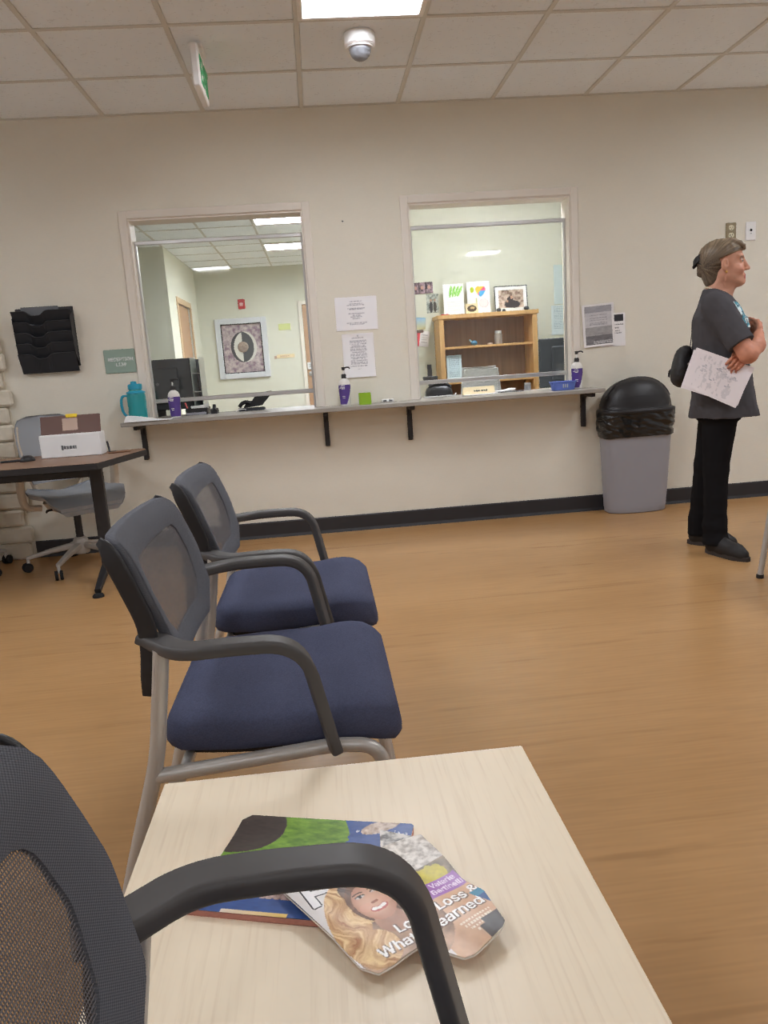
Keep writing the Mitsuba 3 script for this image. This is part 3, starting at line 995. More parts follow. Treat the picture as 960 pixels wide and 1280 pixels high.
def blend(c, on, a, b, t):
    c[on] = lin(a) + (lin(b) - lin(a)) * np.clip(t[on] if np.ndim(t) else t, 0, 1)[:, None]

def ellipse(x, y, cx, cy, rx, ry, rot=0.0):
    co, si = math.cos(rot), math.sin(rot)
    u, v = (x - cx) * co + (y - cy) * si, -(x - cx) * si + (y - cy) * co
    return (u / rx) ** 2 + (v / ry) ** 2

# lower magazine: garden cover, blue border
k = thing('magazine', 'garden magazine with blue border and green lawn, lying under the woman-cover magazine', 'magazine', 'magazines on the side table')
GA = math.radians(-17.0)
def garden_paint(x, y):
    n = meshkit.fbm(np.stack([x * 90, y * 240, x * 0], 1), 4, 2)
    n2 = meshkit.fbm(np.stack([x * 200, y * 200, x * 0], 1), 3, 9)
    c = np.tile(lin((58, 84, 142)), (len(x), 1)) * (0.85 + 0.3 * n)[:, None]
    g = (x < 0.165 + 0.01 * np.sin(y * 50)) & (y > 0.035 + 0.012 * (n - .5))
    blend(c, g, (72, 110, 40), (130, 168, 62), n * 1.3 - .15)
    flw = (ellipse(x, y, .115, .062, .052, .03) < 0.7 + n2) & (y > .03)
    blend(c, flw, (120, 92, 84), (206, 182, 176), n2 * 1.6 - .3)
    blk = (ellipse(x, y, 0.008, 0.172, .066, .056) < 1)
    blend(c, blk, (58, 50, 48), (74, 64, 60), n)
    side = x > 0.168 + 0.008 * n
    blend(c, side, (50, 72, 128), (76, 98, 156), n)
    txt = glyphs('home & garden ideas', 0.006)
    tt = inside(txt, x - 0.176, y - 0.176)
    c[tt] = lin((225, 225, 230))
    bar = (y < 0.006) & (x > 0.045) & (x < 0.135)
    blend(c, bar, (222, 206, 190), (226, 190, 110), (x - .045) / .08)
    wht = ellipse(x, y, .215, .19, .03, .012, .5) < 1
    blend(c, wht, (214, 200, 188), (150, 120, 100), n2 * 1.4 - .3)
    return c
magazine(k, [(0, 0), (.263, 0), (.263, .196), (.258, .2), (.012, .2), (0, .187)], (-0.2236, -4.2815), GA, TZ, 0.009, garden_paint, lambda x, y: 0.003 * (x / .26) ** 2 + 0.004 * np.exp(-((y - .2) / .03) ** 2), res=0.0014, pages=(190, 132, 120))

# a curled catalogue peeking out between the two
k = thing('magazine', 'curled catalogue with grey photo peeking out right, between the two larger magazines', 'magazine', 'magazines on the side table')
def cat_paint(x, y):
    n = meshkit.fbm(np.stack([x * 90, y * 90, x * 0], 1), 4, 12)
    c = np.tile(lin((206, 200, 194)), (len(x), 1))
    blend(c, n > .42, (214, 210, 204), (96, 92, 92), (n - .42) * 4)
    ed = (x < 0.012)
    c[ed] = lin((232, 230, 226))
    return c
magazine(k, [(0.036, -4.156), (0.066, -4.1625), (0.088, -4.21), (0.1165, -4.254), (0.104, -4.292), (0.03, -4.28)], (0, 0), 0.0, TZ + 0.0125, 0.0015, cat_paint, lambda x, y: 0.0 * x, res=0.0016)

# upper magazine: a smiling woman on the cover
k = thing('magazine', 'weekly magazine with smiling woman and white headline, topmost on the side table', 'magazine', 'magazines on the side table')
P_G, E_G = glyphs('P', 0.056, True), glyphs('EO', 0.056, True)
TXT = [(glyphs('Love, Loss &', 0.0150, True), 0.060, 0.0285), (glyphs('What I Learned', 0.0150, True), 0.0235, 0.0060)]
SMALL = [(glyphs('Valerie', 0.0085, True), 0.135, 0.066), (glyphs('Bertinelli', 0.0085, True), 0.130, 0.0535)]
def weekly_paint(x, y):
    N = lambda s, o=4, sd=0, sy=1.0: meshkit.fbm(np.stack([x * s, y * s * sy, x * 0], 1), o, sd)
    n, n2 = N(60), N(160, 3, 4)
    c = np.tile(lin((226, 222, 220)), (len(x), 1))
    # garden behind, right of the head
    bg = x > 0.098 + 0.02 * (y - 0.1)
    blend(c, bg, (92, 82, 66), (176, 156, 128), n * 1.6 - .3)
    blend(c, bg & (y < 0.055), (196, 156, 126), (222, 184, 152), n)
    blend(c, bg & (y > .11), (222, 216, 208), (150, 140, 128), n2 * 2 - .6)
    blend(c, (ellipse(x, y, .15, .088, .024, .018) < .6 + n2) , (214, 200, 60), (182, 170, 70), n2)
    # masthead
    for g, ox in ((P_G, -0.010), (E_G, 0.034)):
        gx, gy = x - ox, y - 0.122
        o = inside(g.buffer(0.0016), gx, gy)
        i = inside(g.buffer(-0.0002), gx, gy)
        c[o] = lin((52, 50, 54))
        c[i] = lin((240, 239, 240))
    # blouse and shoulders
    sh = ellipse(x, y, .062, .018, .062, .052) < 1
    blend(c, sh, (196, 160, 132), (120, 96, 84), n * 1.5 - .2)
    # hair: large waves, dark roots, honey ends
    hang = np.arctan2(x - .066, y - .11)
    dist = np.hypot((x - .066) / 1.0, (y - .105) / 1.1)
    wav = meshkit.fbm(np.stack([x * 70, y * 45, x * 0], 1), 3, 6)
    fx, fy = x - .066 + .022 * (wav - .5), y + .030 * (wav - .5) + .35 * np.abs(x - .066)
    st = np.clip(meshkit.fbm(np.stack([fx * 260 + 3 * np.sin(y * 90), fy * 34, x * 0], 1), 4, 16) * 2.0 - .5, 0, 1)
    hair = (ellipse(x, y, .066, .108, .054, .050) < 1) | (ellipse(x, y, .024, .085, .026, .062, -.25) < 1) | (ellipse(x, y, .012, .045, .017, .05, .1) < 1) | (ellipse(x, y, .030, .022, .026, .03) < 1) | (ellipse(x, y, .103, .088, .026, .05, .2) < 1)
    blend(c, hair, (166, 110, 66), (240, 210, 160), st * .9 + wav * .3 - .1)
    dk = hair & ((ellipse(x, y, .078, .128, .042, .030) < 1) | (x > .092))
    blend(c, dk, (70, 56, 52), (142, 118, 104), st * .7 + wav * .4 - .2)
    root = hair & (ellipse(x, y, .07, .098, .036, .045) < 1)
    blend(c, root, (84, 60, 48), (140, 100, 76), st)
    # neck and face
    nk = ellipse(x, y, .066, .054, .019, .022) < 1
    blend(c, nk, (166, 122, 100), (190, 146, 122), n)
    fe = ellipse(x, y, .066, .094, .0255, .036)
    f = fe < 1
    blend(c, f, (222, 178, 152), (184, 130, 106), fe * .9 + (n - .5) * .3)
    for cx in (.053, .079):
        ck = ellipse(x, y, cx, .088, .010, .008)
        b = f & (ck < 1)
        c[b] = c[b] * 0.75 + lin((232, 170, 150)) * 0.25
    for cx, t in ((.0555, .06), (.0775, -.06)):
        br = np.abs(y - (.1175 - 24 * (x - cx) ** 2 )) < .0011
        c[br & (np.abs(x - cx) < .0075)] = lin((92, 64, 52))
        e = ellipse(x, y, cx, .110, .0062, .0026) < 1
        c[e] = lin((214, 198, 190))
        c[ellipse(x, y, cx, .1102, .0024, .0026) < 1] = lin((46, 36, 36))
        lid = (np.abs(y - (.1124 - 40 * (x - cx) ** 2)) < .0009) & (np.abs(x - cx) < .0072)
        c[lid] = lin((52, 38, 38))
    ns = (ellipse(x, y, .0665, .0925, .0048, .0022) < 1)
    c[ns] = lin((172, 112, 92))
    lip = ellipse(x, y, .0665, .0805, .0125, .0062) < 1
    lip &= y < .0835 - 18 * 0 + 40 * (x - .0665) ** 2
    c[lip] = lin((196, 112, 104))
    th = (ellipse(x, y, .0665, .0815, .0105, .0036) < 1) & (y < .0828 + 30 * (x - .0665) ** 2)
    c[th] = lin((246, 242, 238))
    # coloured strip and headline
    band = (np.abs((y - .063) - 0.02 * (x - .15)) < .0145) & (x > .118) & (x < .180)
    blend(c, band, (150, 96, 170), (170, 120, 186), n)
    for g, ox, oy in SMALL:
        c[inside(g, x - ox, y - oy)] = lin((232, 214, 236))
    for g, ox, oy in TXT:
        c[inside(g.buffer(.0010), x - ox - .0008, y - oy + .0008)] = lin((120, 96, 84))
        c[inside(g, x - ox, y - oy)] = lin((250, 248, 246))
    for q in range(4):
        ln = (np.abs(y + .006 + .0065 * q) < .0016) & (x > .125 + .004 * q) & (x < .172 - .004 * q) & (np.sin(x * 1500 + q * 40) > -.5)
        c[ln] = lin((238, 224, 206))
    cb = x - .183 + 0.34 * (y + .03) > 0.006
    blend(c, cb & (y < .03), (40, 74, 128), (72, 112, 168), n)
    blend(c, cb & (y > .02) & (y < .032), (56, 130, 160), (56, 130, 160), n)
    c[(x > .142) & (y < -.022) & (y < -.022 - (x - .142) * .9 + .02)] = lin((66, 58, 54))
    blend(c, (x > .15) & (y < -.014), (52, 48, 50), (84, 78, 76), n)
    return c
def weekly_lift(x, y):
    r = 0.011 * np.clip((x - .11) / .08, 0, 1) ** 2 * np.clip((.05 - y) / .09, 0, 1)
    l = 0.006 * np.exp(-((x - .0) / .03) ** 2) * np.clip((y - .02) / .2, 0, 1)
    return r + l + 0.0025 * np.sin(x * 34 + y * 12) ** 2
magazine(k, [(-0.020, .212), (-.020, .170), (-.006, .07), (-.002, .012), (.010, -.007), (.030, -.008), (.071, -.003), (.088, -.028), (.099, -.046), (.112, -.049), (.160, -.042), (.168, -.037), (.185, .022), (.179, .06), (.186, .106), (.190, .166)],
         (0.0007, -4.4326), math.radians(27.6), TZ + 0.0135, 0.0035, weekly_paint, weekly_lift, res=0.0010)

# ------------------------------------------------------------------ things on the counter
CT = 0.872
def pump_bottle(x, y, label, turn=0.0, taper=0.40):
    k = thing('sanitizer_bottle', label, 'hand sanitizer', 'pump bottles on the counter')
    a = np.arange(36) / 36 * 2 * pi
    def ring(rx, ry, z):
        p = np.stack([rx * np.cos(a), ry * np.sin(a), a * 0 + z], 1)
        return p @ rotz(turn).T + [x, y, CT]
    secs = [(0.026, 0.018, 0.0), (0.032, 0.022, 0.003), (0.034, 0.0235, 0.03), (0.038, 0.026, 0.09), (0.0395, 0.027, 0.125), (0.038, 0.026, 0.150), (0.030, 0.022, 0.168), (0.016, 0.015, 0.177), (0.014, 0.014, 0.183)]
    part(k, 'bottle', loft([ring(*s) for s in secs]), WHITEM, 50)
    # tapering printed label on the front half
    v, f = [], []
    zs = np.linspace(0.010, 0.137, 9)
    n = 15
    for z in zs:
        rx = np.interp(z, [s[2] for s in secs], [s[0] for s in secs]) + 0.0008
        ry = np.interp(z, [s[2] for s in secs], [s[1] for s in secs]) + 0.0008
        t = (z - 0.010) / 0.127
        for b in np.linspace(pi * 1.04, pi * (1.96 - taper * (1 - t ** 0.8)), n):
            v.append(np.array([rx * math.cos(b), ry * math.sin(b), z]) @ rotz(turn).T + [x, y, CT])
    for i in range(len(zs) - 1):
        for j in range(n - 1):
            q = i * n + j
            f += [(q, q + 1, q + n + 1), (q, q + n + 1, q + n)]
    lb = part(k, 'label', tri(v, f), PURPLE, True)
    marks = []
    for z, w_ in ((0.128, 0.022), (0.117, 0.030), (0.110, 0.018), (0.06, 0.016), (0.05, 0.012)):
        ry = np.interp(z, [s[2] for s in secs], [s[1] for s in secs]) + 0.001
        marks.append(tf(box(-w_ - 0.004, -0.004 + w_ * 0.2, -ry - 0.0006, -ry + 0.004, z, z + 0.004), rotz(turn), (x, y, CT)))
    part(lb, 'print', cat_(marks), WHITE)
    part(k, 'collar', lathe([(0, 0.180), (0.016, 0.180), (0.0165, 0.184), (0.0155, 0.204), (0.012, 0.208), (0, 0.208)], 20, (x, y, CT)), BLACK, 40)
    part(k, 'stem', lathe([(0, 0.206), (0.0045, 0.206), (0.0045, 0.236), (0, 0.236)], 12, (x, y, CT)), WHITE, 40)
    head = cat_(lathe([(0, 0.232), (0.009, 0.232), (0.012, 0.246), (0.011, 0.252), (0, 0.253)], 18, (0, 0, 0)), tube(smooth_path([(0.006, 0, 0.246), (0.025, 0, 0.250), (0.038, 0, 0.247), (0.043, 0, 0.240)], 4), 0.0045, 8))
    part(k, 'pump_head', tf(head, rotz(turn), (x, y, CT)), BLACK, 40)
pump_bottle(-0.945, -0.07, 'purple and white pump bottle standing right of the teal water jug', 0.0, 0.06)
pump_bottle(0.172, -0.10, 'purple and white pump bottle between the windows, beside the lime cube')
pump_bottle(1.755, -0.08, 'purple and white pump bottle at the counter end beside the blue basket')

k = thing('water_jug', 'translucent teal water jug with handle at left end of the counter', 'water bottle')
jx, jy = -1.175, -0.115
part(k, 'body', lathe([(0, 0), (0.052, 0), (0.058, 0.006), (0.0585, 0.06), (0.0565, 0.085), (0.0585, 0.11), (0.058, 0.165), (0.050, 0.183), (0.042, 0.192), (0.040, 0.205), (0, 0.205)], 40, (jx, jy, CT)), TEALB, 40)
part(k, 'shoulder_ring', lathe([(0.050, 0.176), (0.0595, 0.176), (0.0595, 0.186), (0.045, 0.192), (0.045, 0.176)], 36, (jx, jy, CT)), TEALC, 40)
lid = part(k, 'cap', lathe([(0, 0.203), (0.044, 0.203), (0.045, 0.206), (0.044, 0.232), (0.040, 0.236), (0, 0.236)], 36, (jx, jy, CT)), TEALC, 40)
part(lid, 'spout', lathe([(0, 0.234), (0.020, 0.234), (0.018, 0.252), (0, 0.254)], 20, (jx - 0.006, jy, CT)), TEALC, 40)
part(k, 'handle', sweep(rrect(0.022, 0.014, 0.005), smooth_path([(jx - 0.050, jy - 0.01, CT + 0.165), (jx - 0.082, jy - 0.015, CT + 0.160), (jx - 0.094, jy - 0.015, CT + 0.125), (jx - 0.090, jy - 0.015, CT + 0.07), (jx - 0.074, jy - 0.012, CT + 0.04), (jx - 0.052, jy - 0.01, CT + 0.035)], 6), side=(0, 1, 0)), TEALC, 40)

def stack_sheets(x0, x1, y0, y1, z, n, ang=0.0, lift=0.004):
    ms = []
    cx_, cy_ = (x0 + x1) / 2, (y0 + y1) / 2
    for i in range(n):
        m = box(x0 - cx_, x1 - cx_, y0 - cy_, y1 - cy_, 0, 0.0012)
        m = m.subdivide().subdivide()
        v = m.vertices
        v[:, 2] += lift * (np.clip((v[:, 0]) / (x1 - cx_), 0, 1) ** 2) * (i + 1) / n
        ms.append(tf(tri(v, m.faces), rotz(ang + 0.05 * i), (cx_, cy_, z + 0.0016 * i)))
    return cat_(ms)
pv, pf = [], []
for i, u in enumerate(np.linspace(0, 1, 16)):
    for j, w_ in enumerate(np.linspace(0, 1, 7)):
        zz = CT + 0.004 + 0.036 * (1 - u) ** 1.2 * w_ ** 0.8 + 0.004 * math.sin(u * 7) * w_
        pv += [(-1.236 + 0.295 * u, -0.262 + (0.085 - 0.02 * u) * w_, zz), (-1.236 + 0.295 * u, -0.262 + (0.085 - 0.02 * u) * w_, zz - 0.003)]
for i in range(15):
    for j in range(6):
        a_, b_, c_, d_ = (i * 7 + j) * 2, ((i + 1) * 7 + j) * 2, ((i + 1) * 7 + j + 1) * 2, (i * 7 + j + 1) * 2
        pf += [(a_, b_, c_), (a_, c_, d_), (a_ + 1, c_ + 1, b_ + 1), (a_ + 1, d_ + 1, c_ + 1)]
        if j == 0: pf += [(a_ + 1, b_ + 1, b_), (a_ + 1, b_, a_)]
solo('paper_stack', cat_(tri(pv, pf), stack_sheets(-1.225, -0.965, -0.250, -0.178, CT + 0.0005, 2, 0.0, 0.0)), WHITE, 'loose white papers in front of the teal jug, hanging over the counter edge', 'papers')

k = thing('lime_cube', 'lime green cube shaped card holder beside the pump bottle between the windows', 'card holder')
g = 0.036
part(k, 'box', cat_(box(0.262, 0.340, -0.148, -0.144, CT, CT + 0.076, 0.001), box(0.262, 0.340, -0.076, -0.072, CT, CT + 0.076, 0.001), box(0.262, 0.266, -0.144, -0.076, CT, CT + 0.076), box(0.336, 0.340, -0.144, -0.076, CT, CT + 0.076), box(0.266, 0.336, -0.144, -0.076, CT, CT + 0.004)), LIME)
part(k, 'note_block', box(0.268, 0.334, -0.142, -0.078, CT + 0.005, CT + 0.066, 0.001), mat('lime_paper', (152, 190, 62), 0.8))

k = thing('white_receptacle', 'small white box with two dark sockets lying right of the lime cube', 'power socket')
part(k, 'body', box(0.415, 0.498, -0.060, -0.022, CT, CT + 0.022, 0.004), WHITE)
for x in (0.437, 0.476):
    part(k, 'socket', box(x - 0.011, x + 0.011, -0.0615, -0.059, CT + 0.005, CT + 0.017, 0.0005), MGREY)

k = thing('blue_basket', 'small blue oval plastic basket in front of the right window', 'basket')
bx, by = 1.645, -0.115
a = np.arange(40) / 40 * 2 * pi
def oval(rx, ry, z, c=(0, 0)):
    e = 2.6
    return np.stack([bx + rx * np.sign(np.cos(a)) * np.abs(np.cos(a)) ** (2 / e), by + ry * np.sign(np.sin(a)) * np.abs(np.sin(a)) ** (2 / e), a * 0 + CT + z], 1)
part(k, 'shell', loft([oval(.070, .045, 0.0), oval(.074, .049, 0.003), oval(.086, .058, 0.05), oval(.092, .063, 0.053), oval(.092, .063, 0.060), oval(.083, .055, 0.058), oval(.072, .046, 0.006)]), BLUEP, 40)
part(k, 'slot', cat_(*[box(bx + dx - 0.003, bx + dx + 0.003, by - 0.0565, by - 0.052, CT + 0.018, CT + 0.044, 0.001) for dx in (-0.014, 0, 0.014)]), LGREY)

# ---- on the inner half of the counter, behind the left window
k = thing('desk_phone', 'black desk phone with raised back, centre of the left window sill', 'telephone')
px, py = -0.43, 0.20
def wedge(pts, x0, x1):                       # (y, z) outline extruded along x
    m = prism(Polygon(pts), 0, x1 - x0)
    m.apply_transform(M4(np.array([[0, 0, 1], [1, 0, 0], [0, 1, 0.0]]), (x0, 0, 0)))
    if m.volume < 0: m.invert()
    return m
part(k, 'base', wedge([(0.15, CT), (0.29, CT), (0.29, CT + 0.012), (0.16, CT + 0.022), (0.15, CT + 0.018)], -0.56, -0.385), DGREY)
bp = Polygon([(-0.535, CT + 0.018), (-0.40, CT + 0.030), (-0.318, CT + 0.118), (-0.33, CT + 0.126), (-0.40, CT + 0.118), (-0.445, CT + 0.095), (-0.468, CT + 0.065), (-0.50, CT + 0.062)]).buffer(-0.006).buffer(0.006)
m = prism(bp, 0, 0.03)
m.apply_transform(M4(np.array([[1, 0, 0], [0, 0, -1], [0, 1, 0.0]]) , (0, 0.235, 0)))
part(k, 'back_panel', m, BLACK)
hs = tube(smooth_path([(-0.555, 0.19, CT + 0.030), (-0.535, 0.185, CT + 0.052), (-0.505, 0.185, CT + 0.060), (-0.478, 0.19, CT + 0.050)], 6), 0.013, 12)
part(k, 'handset', hs, BLACK, 40)
part(k, 'cord', tube(smooth_path([(-0.575, 0.14, CT + 0.004), (-0.56, 0.13, CT + 0.012), (-0.53, 0.135, CT + 0.016), (-0.51, 0.15, CT + 0.010)], 6), 0.003, 8), WHITE, 40)
k = thing('desk_tray', 'black open desk tray with papers between pump bottle and desk phone', 'tray')
part(k, 'tray', cat_(box(-0.91, -0.765, 0.10, 0.104, CT, CT + 0.045, 0.001), box(-0.91, -0.906, 0.104, 0.27, CT, CT + 0.045), box(-0.769, -0.765, 0.104, 0.27, CT, CT + 0.045), box(-0.906, -0.769, 0.266, 0.27, CT, CT + 0.045), box(-0.906, -0.769, 0.104, 0.266, CT, CT + 0.004)), BLACK)
part(k, 'front_label', box(-0.905, -0.772, 0.0975, 0.0995, CT + 0.001, CT + 0.018), GREYP)
solo('tray_papers', tf(stack_sheets(-0.06, 0.06, -0.07, 0.07, 0, 3, 0.1, 0.016), rotx(0.12), (-0.825, 0.19, CT + 0.045)), WHITE, 'white papers sticking up out of the black desk tray', 'papers')
solo('red_marker', tube([(-0.905, 0.21, CT + 0.012), (-0.925, 0.20, CT + 0.085)], 0.006, 10), mat('coral', (226, 110, 110), 0.5), 'coral red pen standing in the black tray by the pump bottle', 'pen', 40)
k = thing('tape_dispenser', 'small black tape dispenser right of the black desk tray', 'tape dispenser')
part(k, 'base', wedge([(0.11, CT), (0.20, CT), (0.20, CT + 0.018), (0.185, CT + 0.035), (0.12, CT + 0.03), (0.11, CT + 0.02)], -0.745, -0.70), BLACK)
m = lathe([(0.008, -0.009), (0.026, -0.009), (0.026, 0.009), (0.008, 0.009)], 24)
part(k, 'reel', tf(m, roty(pi / 2), (-0.722, 0.155, CT + 0.036)), DGREY, 40)

# ---- behind the right window
k = thing('desk_phone', 'dark rounded desk phone on the right window sill, left of the cream name plate', 'telephone')
part(k, 'body', loft([np.stack([0.85 + rx * np.sign(np.cos(a)) * np.abs(np.cos(a)) ** 0.7, 0.22 + ry * np.sign(np.sin(a)) * np.abs(np.sin(a)) ** 0.7, a * 0 + CT + z], 1) for rx, ry, z in ((.092, .075, .0), (.098, .08, .006), (.094, .076, .04), (.084, .066, .062), (.062, .05, .076), (.03, .025, .080))]), BLACK, 50)
part(k, 'handset', tube(smooth_path([(0.775, 0.19, CT + 0.058), (0.80, 0.19, CT + 0.084), (0.86, 0.19, CT + 0.092), (0.91, 0.19, CT + 0.080), (0.93, 0.19, CT + 0.06)], 6), 0.012, 12), BLACK, 40)
part(k, 'cord', tube(smooth_path([(0.73, 0.13, CT + 0.006), (0.77, 0.115, CT + 0.007), (0.82, 0.125, CT + 0.006), (0.88, 0.11, CT + 0.008), (0.94, 0.12, CT + 0.006), (0.96, 0.15, CT + 0.02)], 6), 0.005, 8), LGREY, 40)
solo('sill_papers', tf(stack_sheets(-0.12, 0.12, -0.05, 0.05, 0, 3, 0.0, 0.002), rotz(0.04), (1.12, 0.045, CT + 0.001)), WHITE, 'flat white sheets below the cream name plate on the right window sill', 'papers')
k = thing('name_plate', 'cream tent name plate in front of the silver mesh chair back', 'name plate')
part(k, 'card', wedge([(0.125, CT), (0.185, CT), (0.157, CT + 0.054), (0.153, CT + 0.054)], 1.010, 1.235), CREAM)
R_np = WALLR @ rotx(-math.atan2(0.028, 0.054))
for (xx, w_) in ((1.092, 0.014), (1.108, 0.012), (1.122, 0.012), (1.145, 0.014), (1.161, 0.012), (1.176, 0.010)):
    part(k, 'lettering', tf(box(-w_ / 2, w_ / 2, -0.005, 0.005, 0, 0.001), R_np, (xx, 0.1375, CT + 0.026)), DGREY)
k = thing('open_binder', 'open white papers on a dark clipboard right of the name plate', 'clipboard')
part(k, 'board', tf(box(-0.09, 0.09, -0.06, 0.06, 0, 0.006, 0.002), rotz(-0.1), (1.36, 0.20, CT)), BLACK)
part(k, 'papers', tf(stack_sheets(-0.085, 0.06, -0.05, 0.05, 0, 4, 0.02, 0.012), rotz(0.1), (1.33, 0.21, CT + 0.007)), WHITE)
k = thing('glass_jar', 'small glass jar with silver lid at right of the clipboard', 'jar')
part(k, 'body', lathe([(0, 0), (0.022, 0), (0.024, 0.004), (0.024, 0.036), (0.02, 0.042), (0, 0.042)], 24, (1.50, 0.24, CT)), GREYP, 40)
part(k, 'lid', lathe([(0, 0.042), (0.023, 0.042), (0.023, 0.054), (0, 0.055)], 24, (1.50, 0.24, CT)), ALU, 40)

# staff desk inside, with what stands on it
k = thing('staff_desk', 'long staff desk behind the reception windows, below the sill', 'desk')
part(k, 'worktop', cat_(box(-1.75, 0.34, 0.32, 0.98, 0.71, 0.74, 0.003), box(0.46, 3.0, 0.32, 0.98, 0.71, 0.74, 0.003)), LGREY)
for x in (-1.70, 0.28, 0.52, 2.94):
    part(k, 'panel_leg', box(x - 0.02, x + 0.02, 0.36, 0.94, 0, 0.71, 0.002), LGREY)
def monitor(x, y, w, h, ang, zb, label):
    k = thing('monitor', label, 'computer monitor')
    R, t = rotz(ang), (x, y, 0)
    part(k, 'shell', tf(box(-w / 2, w / 2, -0.012, 0.024, zb, zb + h, 0.006), R, t), DGREY)
    part(k, 'back_bulge', tf(box(-w * .32, w * .32, -0.032, -0.011, zb + 0.05, zb + h - 0.06, 0.012), R, t), DGREY)
    part(k, 'screen', tf(box(-w / 2 + .01, w / 2 - .01, 0.0235, 0.0255, zb + 0.012, zb + h - .01), R, t), BLACKG)
    part(k, 'badge', tf(lathe([(0, 0), (0.012, 0), (0.012, 0.002), (0, 0.002)], 18), R @ rotx(pi / 2), tuple(np.array(t) + R @ np.array([0, -0.031, zb + h * .52]))), MGREY)
    part(k, 'stand', tf(cat_(box(-0.03, 0.03, 0.0, 0.02, 0.752, zb + 0.05, 0.003), box(-0.12, 0.12, -0.09, 0.10, 0.740, 0.752, 0.004)), R, t), BLACK)
    return k
monitor(-1.195, 0.72, 0.50, 0.375, 0.0, 0.895, 'dark monitor back behind the left window, beside the teal jug')
monitor(2.03, 0.84, 0.52, 0.385, 0.0, 0.852, 'dark monitor back behind the right window, right of the oak bookcase')
k = thing('letter_tray', 'grey clear stacked letter tray right of the dark monitor in left window', 'letter tray')
for q in range(4):
    part(k, 'shelf', cat_(box(-0.925, -0.86, 0.60, 0.86, 0.745 + 0.135 * q, 0.750 + 0.135 * q, 0.001)), LGREY)
for x in (-0.925, -0.862):
    part(k, 'side_panel', box(x, x + 0.003, 0.60, 0.86, 0.74, 1.27, 0.0005), ACRYL)
part(k, 'back_panel', box(-0.922, -0.862, 0.857, 0.86, 0.745, 1.26), MGREY)
solo('black_adapter', box(-1.275, -1.21, 0.60, 0.66, 1.272, 1.30, 0.008), BLACK, 'small black webcam on the top left of the dark monitor behind the jug', 'webcam')
k = thing('cross_stand', 'black upright post with cross plate behind the dark desk phone, right window', 'stand')
part(k, 'post', sweep(rrect(0.034, 0.012, 0.003), [(0.845, 0.56, 0.752), (0.845, 0.56, 0.90), (0.842, 0.56, 1.10)], side=(1, 0, 0)), BLACK)
part(k, 'cross_plate', box(0.79, 0.90, 0.545, 0.575, 0.985, 1.012, 0.004), BLACK)
part(k, 'foot', box(0.76, 0.93, 0.50, 0.64, 0.740, 0.752, 0.003), BLACK)

# wire mesh file holder on the booth desk
k = thing('mesh_file_holder', 'silver wire mesh file holder standing behind the cream name plate', 'file holder')
def lattice(w0, w1, h, pitch, r, R, t):
    ms = []
    P_ = Polygon([(-w0 / 2, 0), (w0 / 2, 0), (w1 / 2, h), (-w1 / 2, h)])
    for off in np.arange(-w0 - h, w0 + h, pitch):
        for s in (1, -1):
            g = LineString([(off - 2, -2 * s), (off + 2, 2 * s)]).intersection(P_)
            if g.geom_type == 'LineString' and g.length > 0.01:
                (x0, z0), (x1, z1) = g.coords[0], g.coords[-1]
                ms.append(tube([(x0, 0, z0), (x1, 0, z1)], r, 4))
    return tf(cat_(ms), R, t)
for q, (yy, hh) in enumerate(((0.52, 0.295), (0.60, 0.31))):
    pk = part(k, 'mesh_panel', lattice(0.31, 0.25, hh, 0.014, 0.0027, rotx(-0.05), (1.23, yy, 0.742)), LGREY, kind='stuff')
    part(k, 'rim', tf(tube(np.array([(-.155, 0, 0), (-.125, 0, hh), (.125, 0, hh), (.155, 0, 0), (-.155, 0, 0)]), 0.006, 8), rotx(-0.05), (1.23, yy, 0.746)), LGREY, 40)
part(k, 'diagonal_brace', tube([(1.16, 0.512, 0.80), (1.30, 0.530, 1.03)], 0.005, 8), LGREY, 40)
part(k, 'base', box(1.08, 1.38, 0.50, 0.64, 0.740, 0.744, 0.001), LGREY)

# bookcase against the booth's back wall
k = thing('bookcase', 'oak bookcase with dark back panel behind the right reception window', 'bookcase')
b0, b1, bf, bb = 1.10, 1.985, 1.60, 1.895
for x in (b0, b1 - 0.045):
    part(k, 'side_panel', box(x, x + 0.045, bf, bb, 0, 1.475, 0.003), OAK)
part(k, 'top', box(b0 - 0.012, b1 + 0.012, bf - 0.012, bb, 1.475, 1.512, 0.004), OAK)
part(k, 'back_panel', box(b0 + 0.045, b1 - 0.045, bb - 0.012, bb, 0.05, 1.475), DOAK)
for z in (1.235, 0.925, 0.61, 0.30, 0.06):
    part(k, 'shelf', box(b0 + 0.045, b1 - 0.045, bf + 0.01, bb - 0.012, z - 0.02, z, 0.002), OAK)

def print_on(mat_name, x0, x1, z0, z1, paint, name, label, cat, y, tilt=0.0, roll=0.0, res=0.004, frame=None):
    w, h = x1 - x0, z1 - z0
    s, col = sheet(w, h, paint, res)
    R = rotz(0) @ WALLR @ rotz(roll)
    if tilt:
        R = rotx(-tilt) @ R
    return solo(name, tf(s, R, ((x0 + x1) / 2, y, (z0 + z1) / 2)), mat_name, label, cat, color=col)
def leaf_paint(x, y):
    c = np.tile(lin((236, 238, 236)), (len(x), 1))
    for i in range(4):
        cx = -0.025 + 0.028 * i
        on = ellipse(x, y, cx, 0.072, 0.012, 0.052, -0.15 - .12 * i) < 1
        c[on] = lin((110, 190, 60))
        c[on & (np.sin((x - cx) * 420 + y * 60) > .2)] = lin((190, 226, 150))
    for q in range(5):
        on = (np.abs(y + .02 + .018 * q) < .003) & (np.abs(x) < .06) & (np.sin(x * 500 + q * 60) > -.2)
        c[on] = lin((208, 212, 214))
    return c
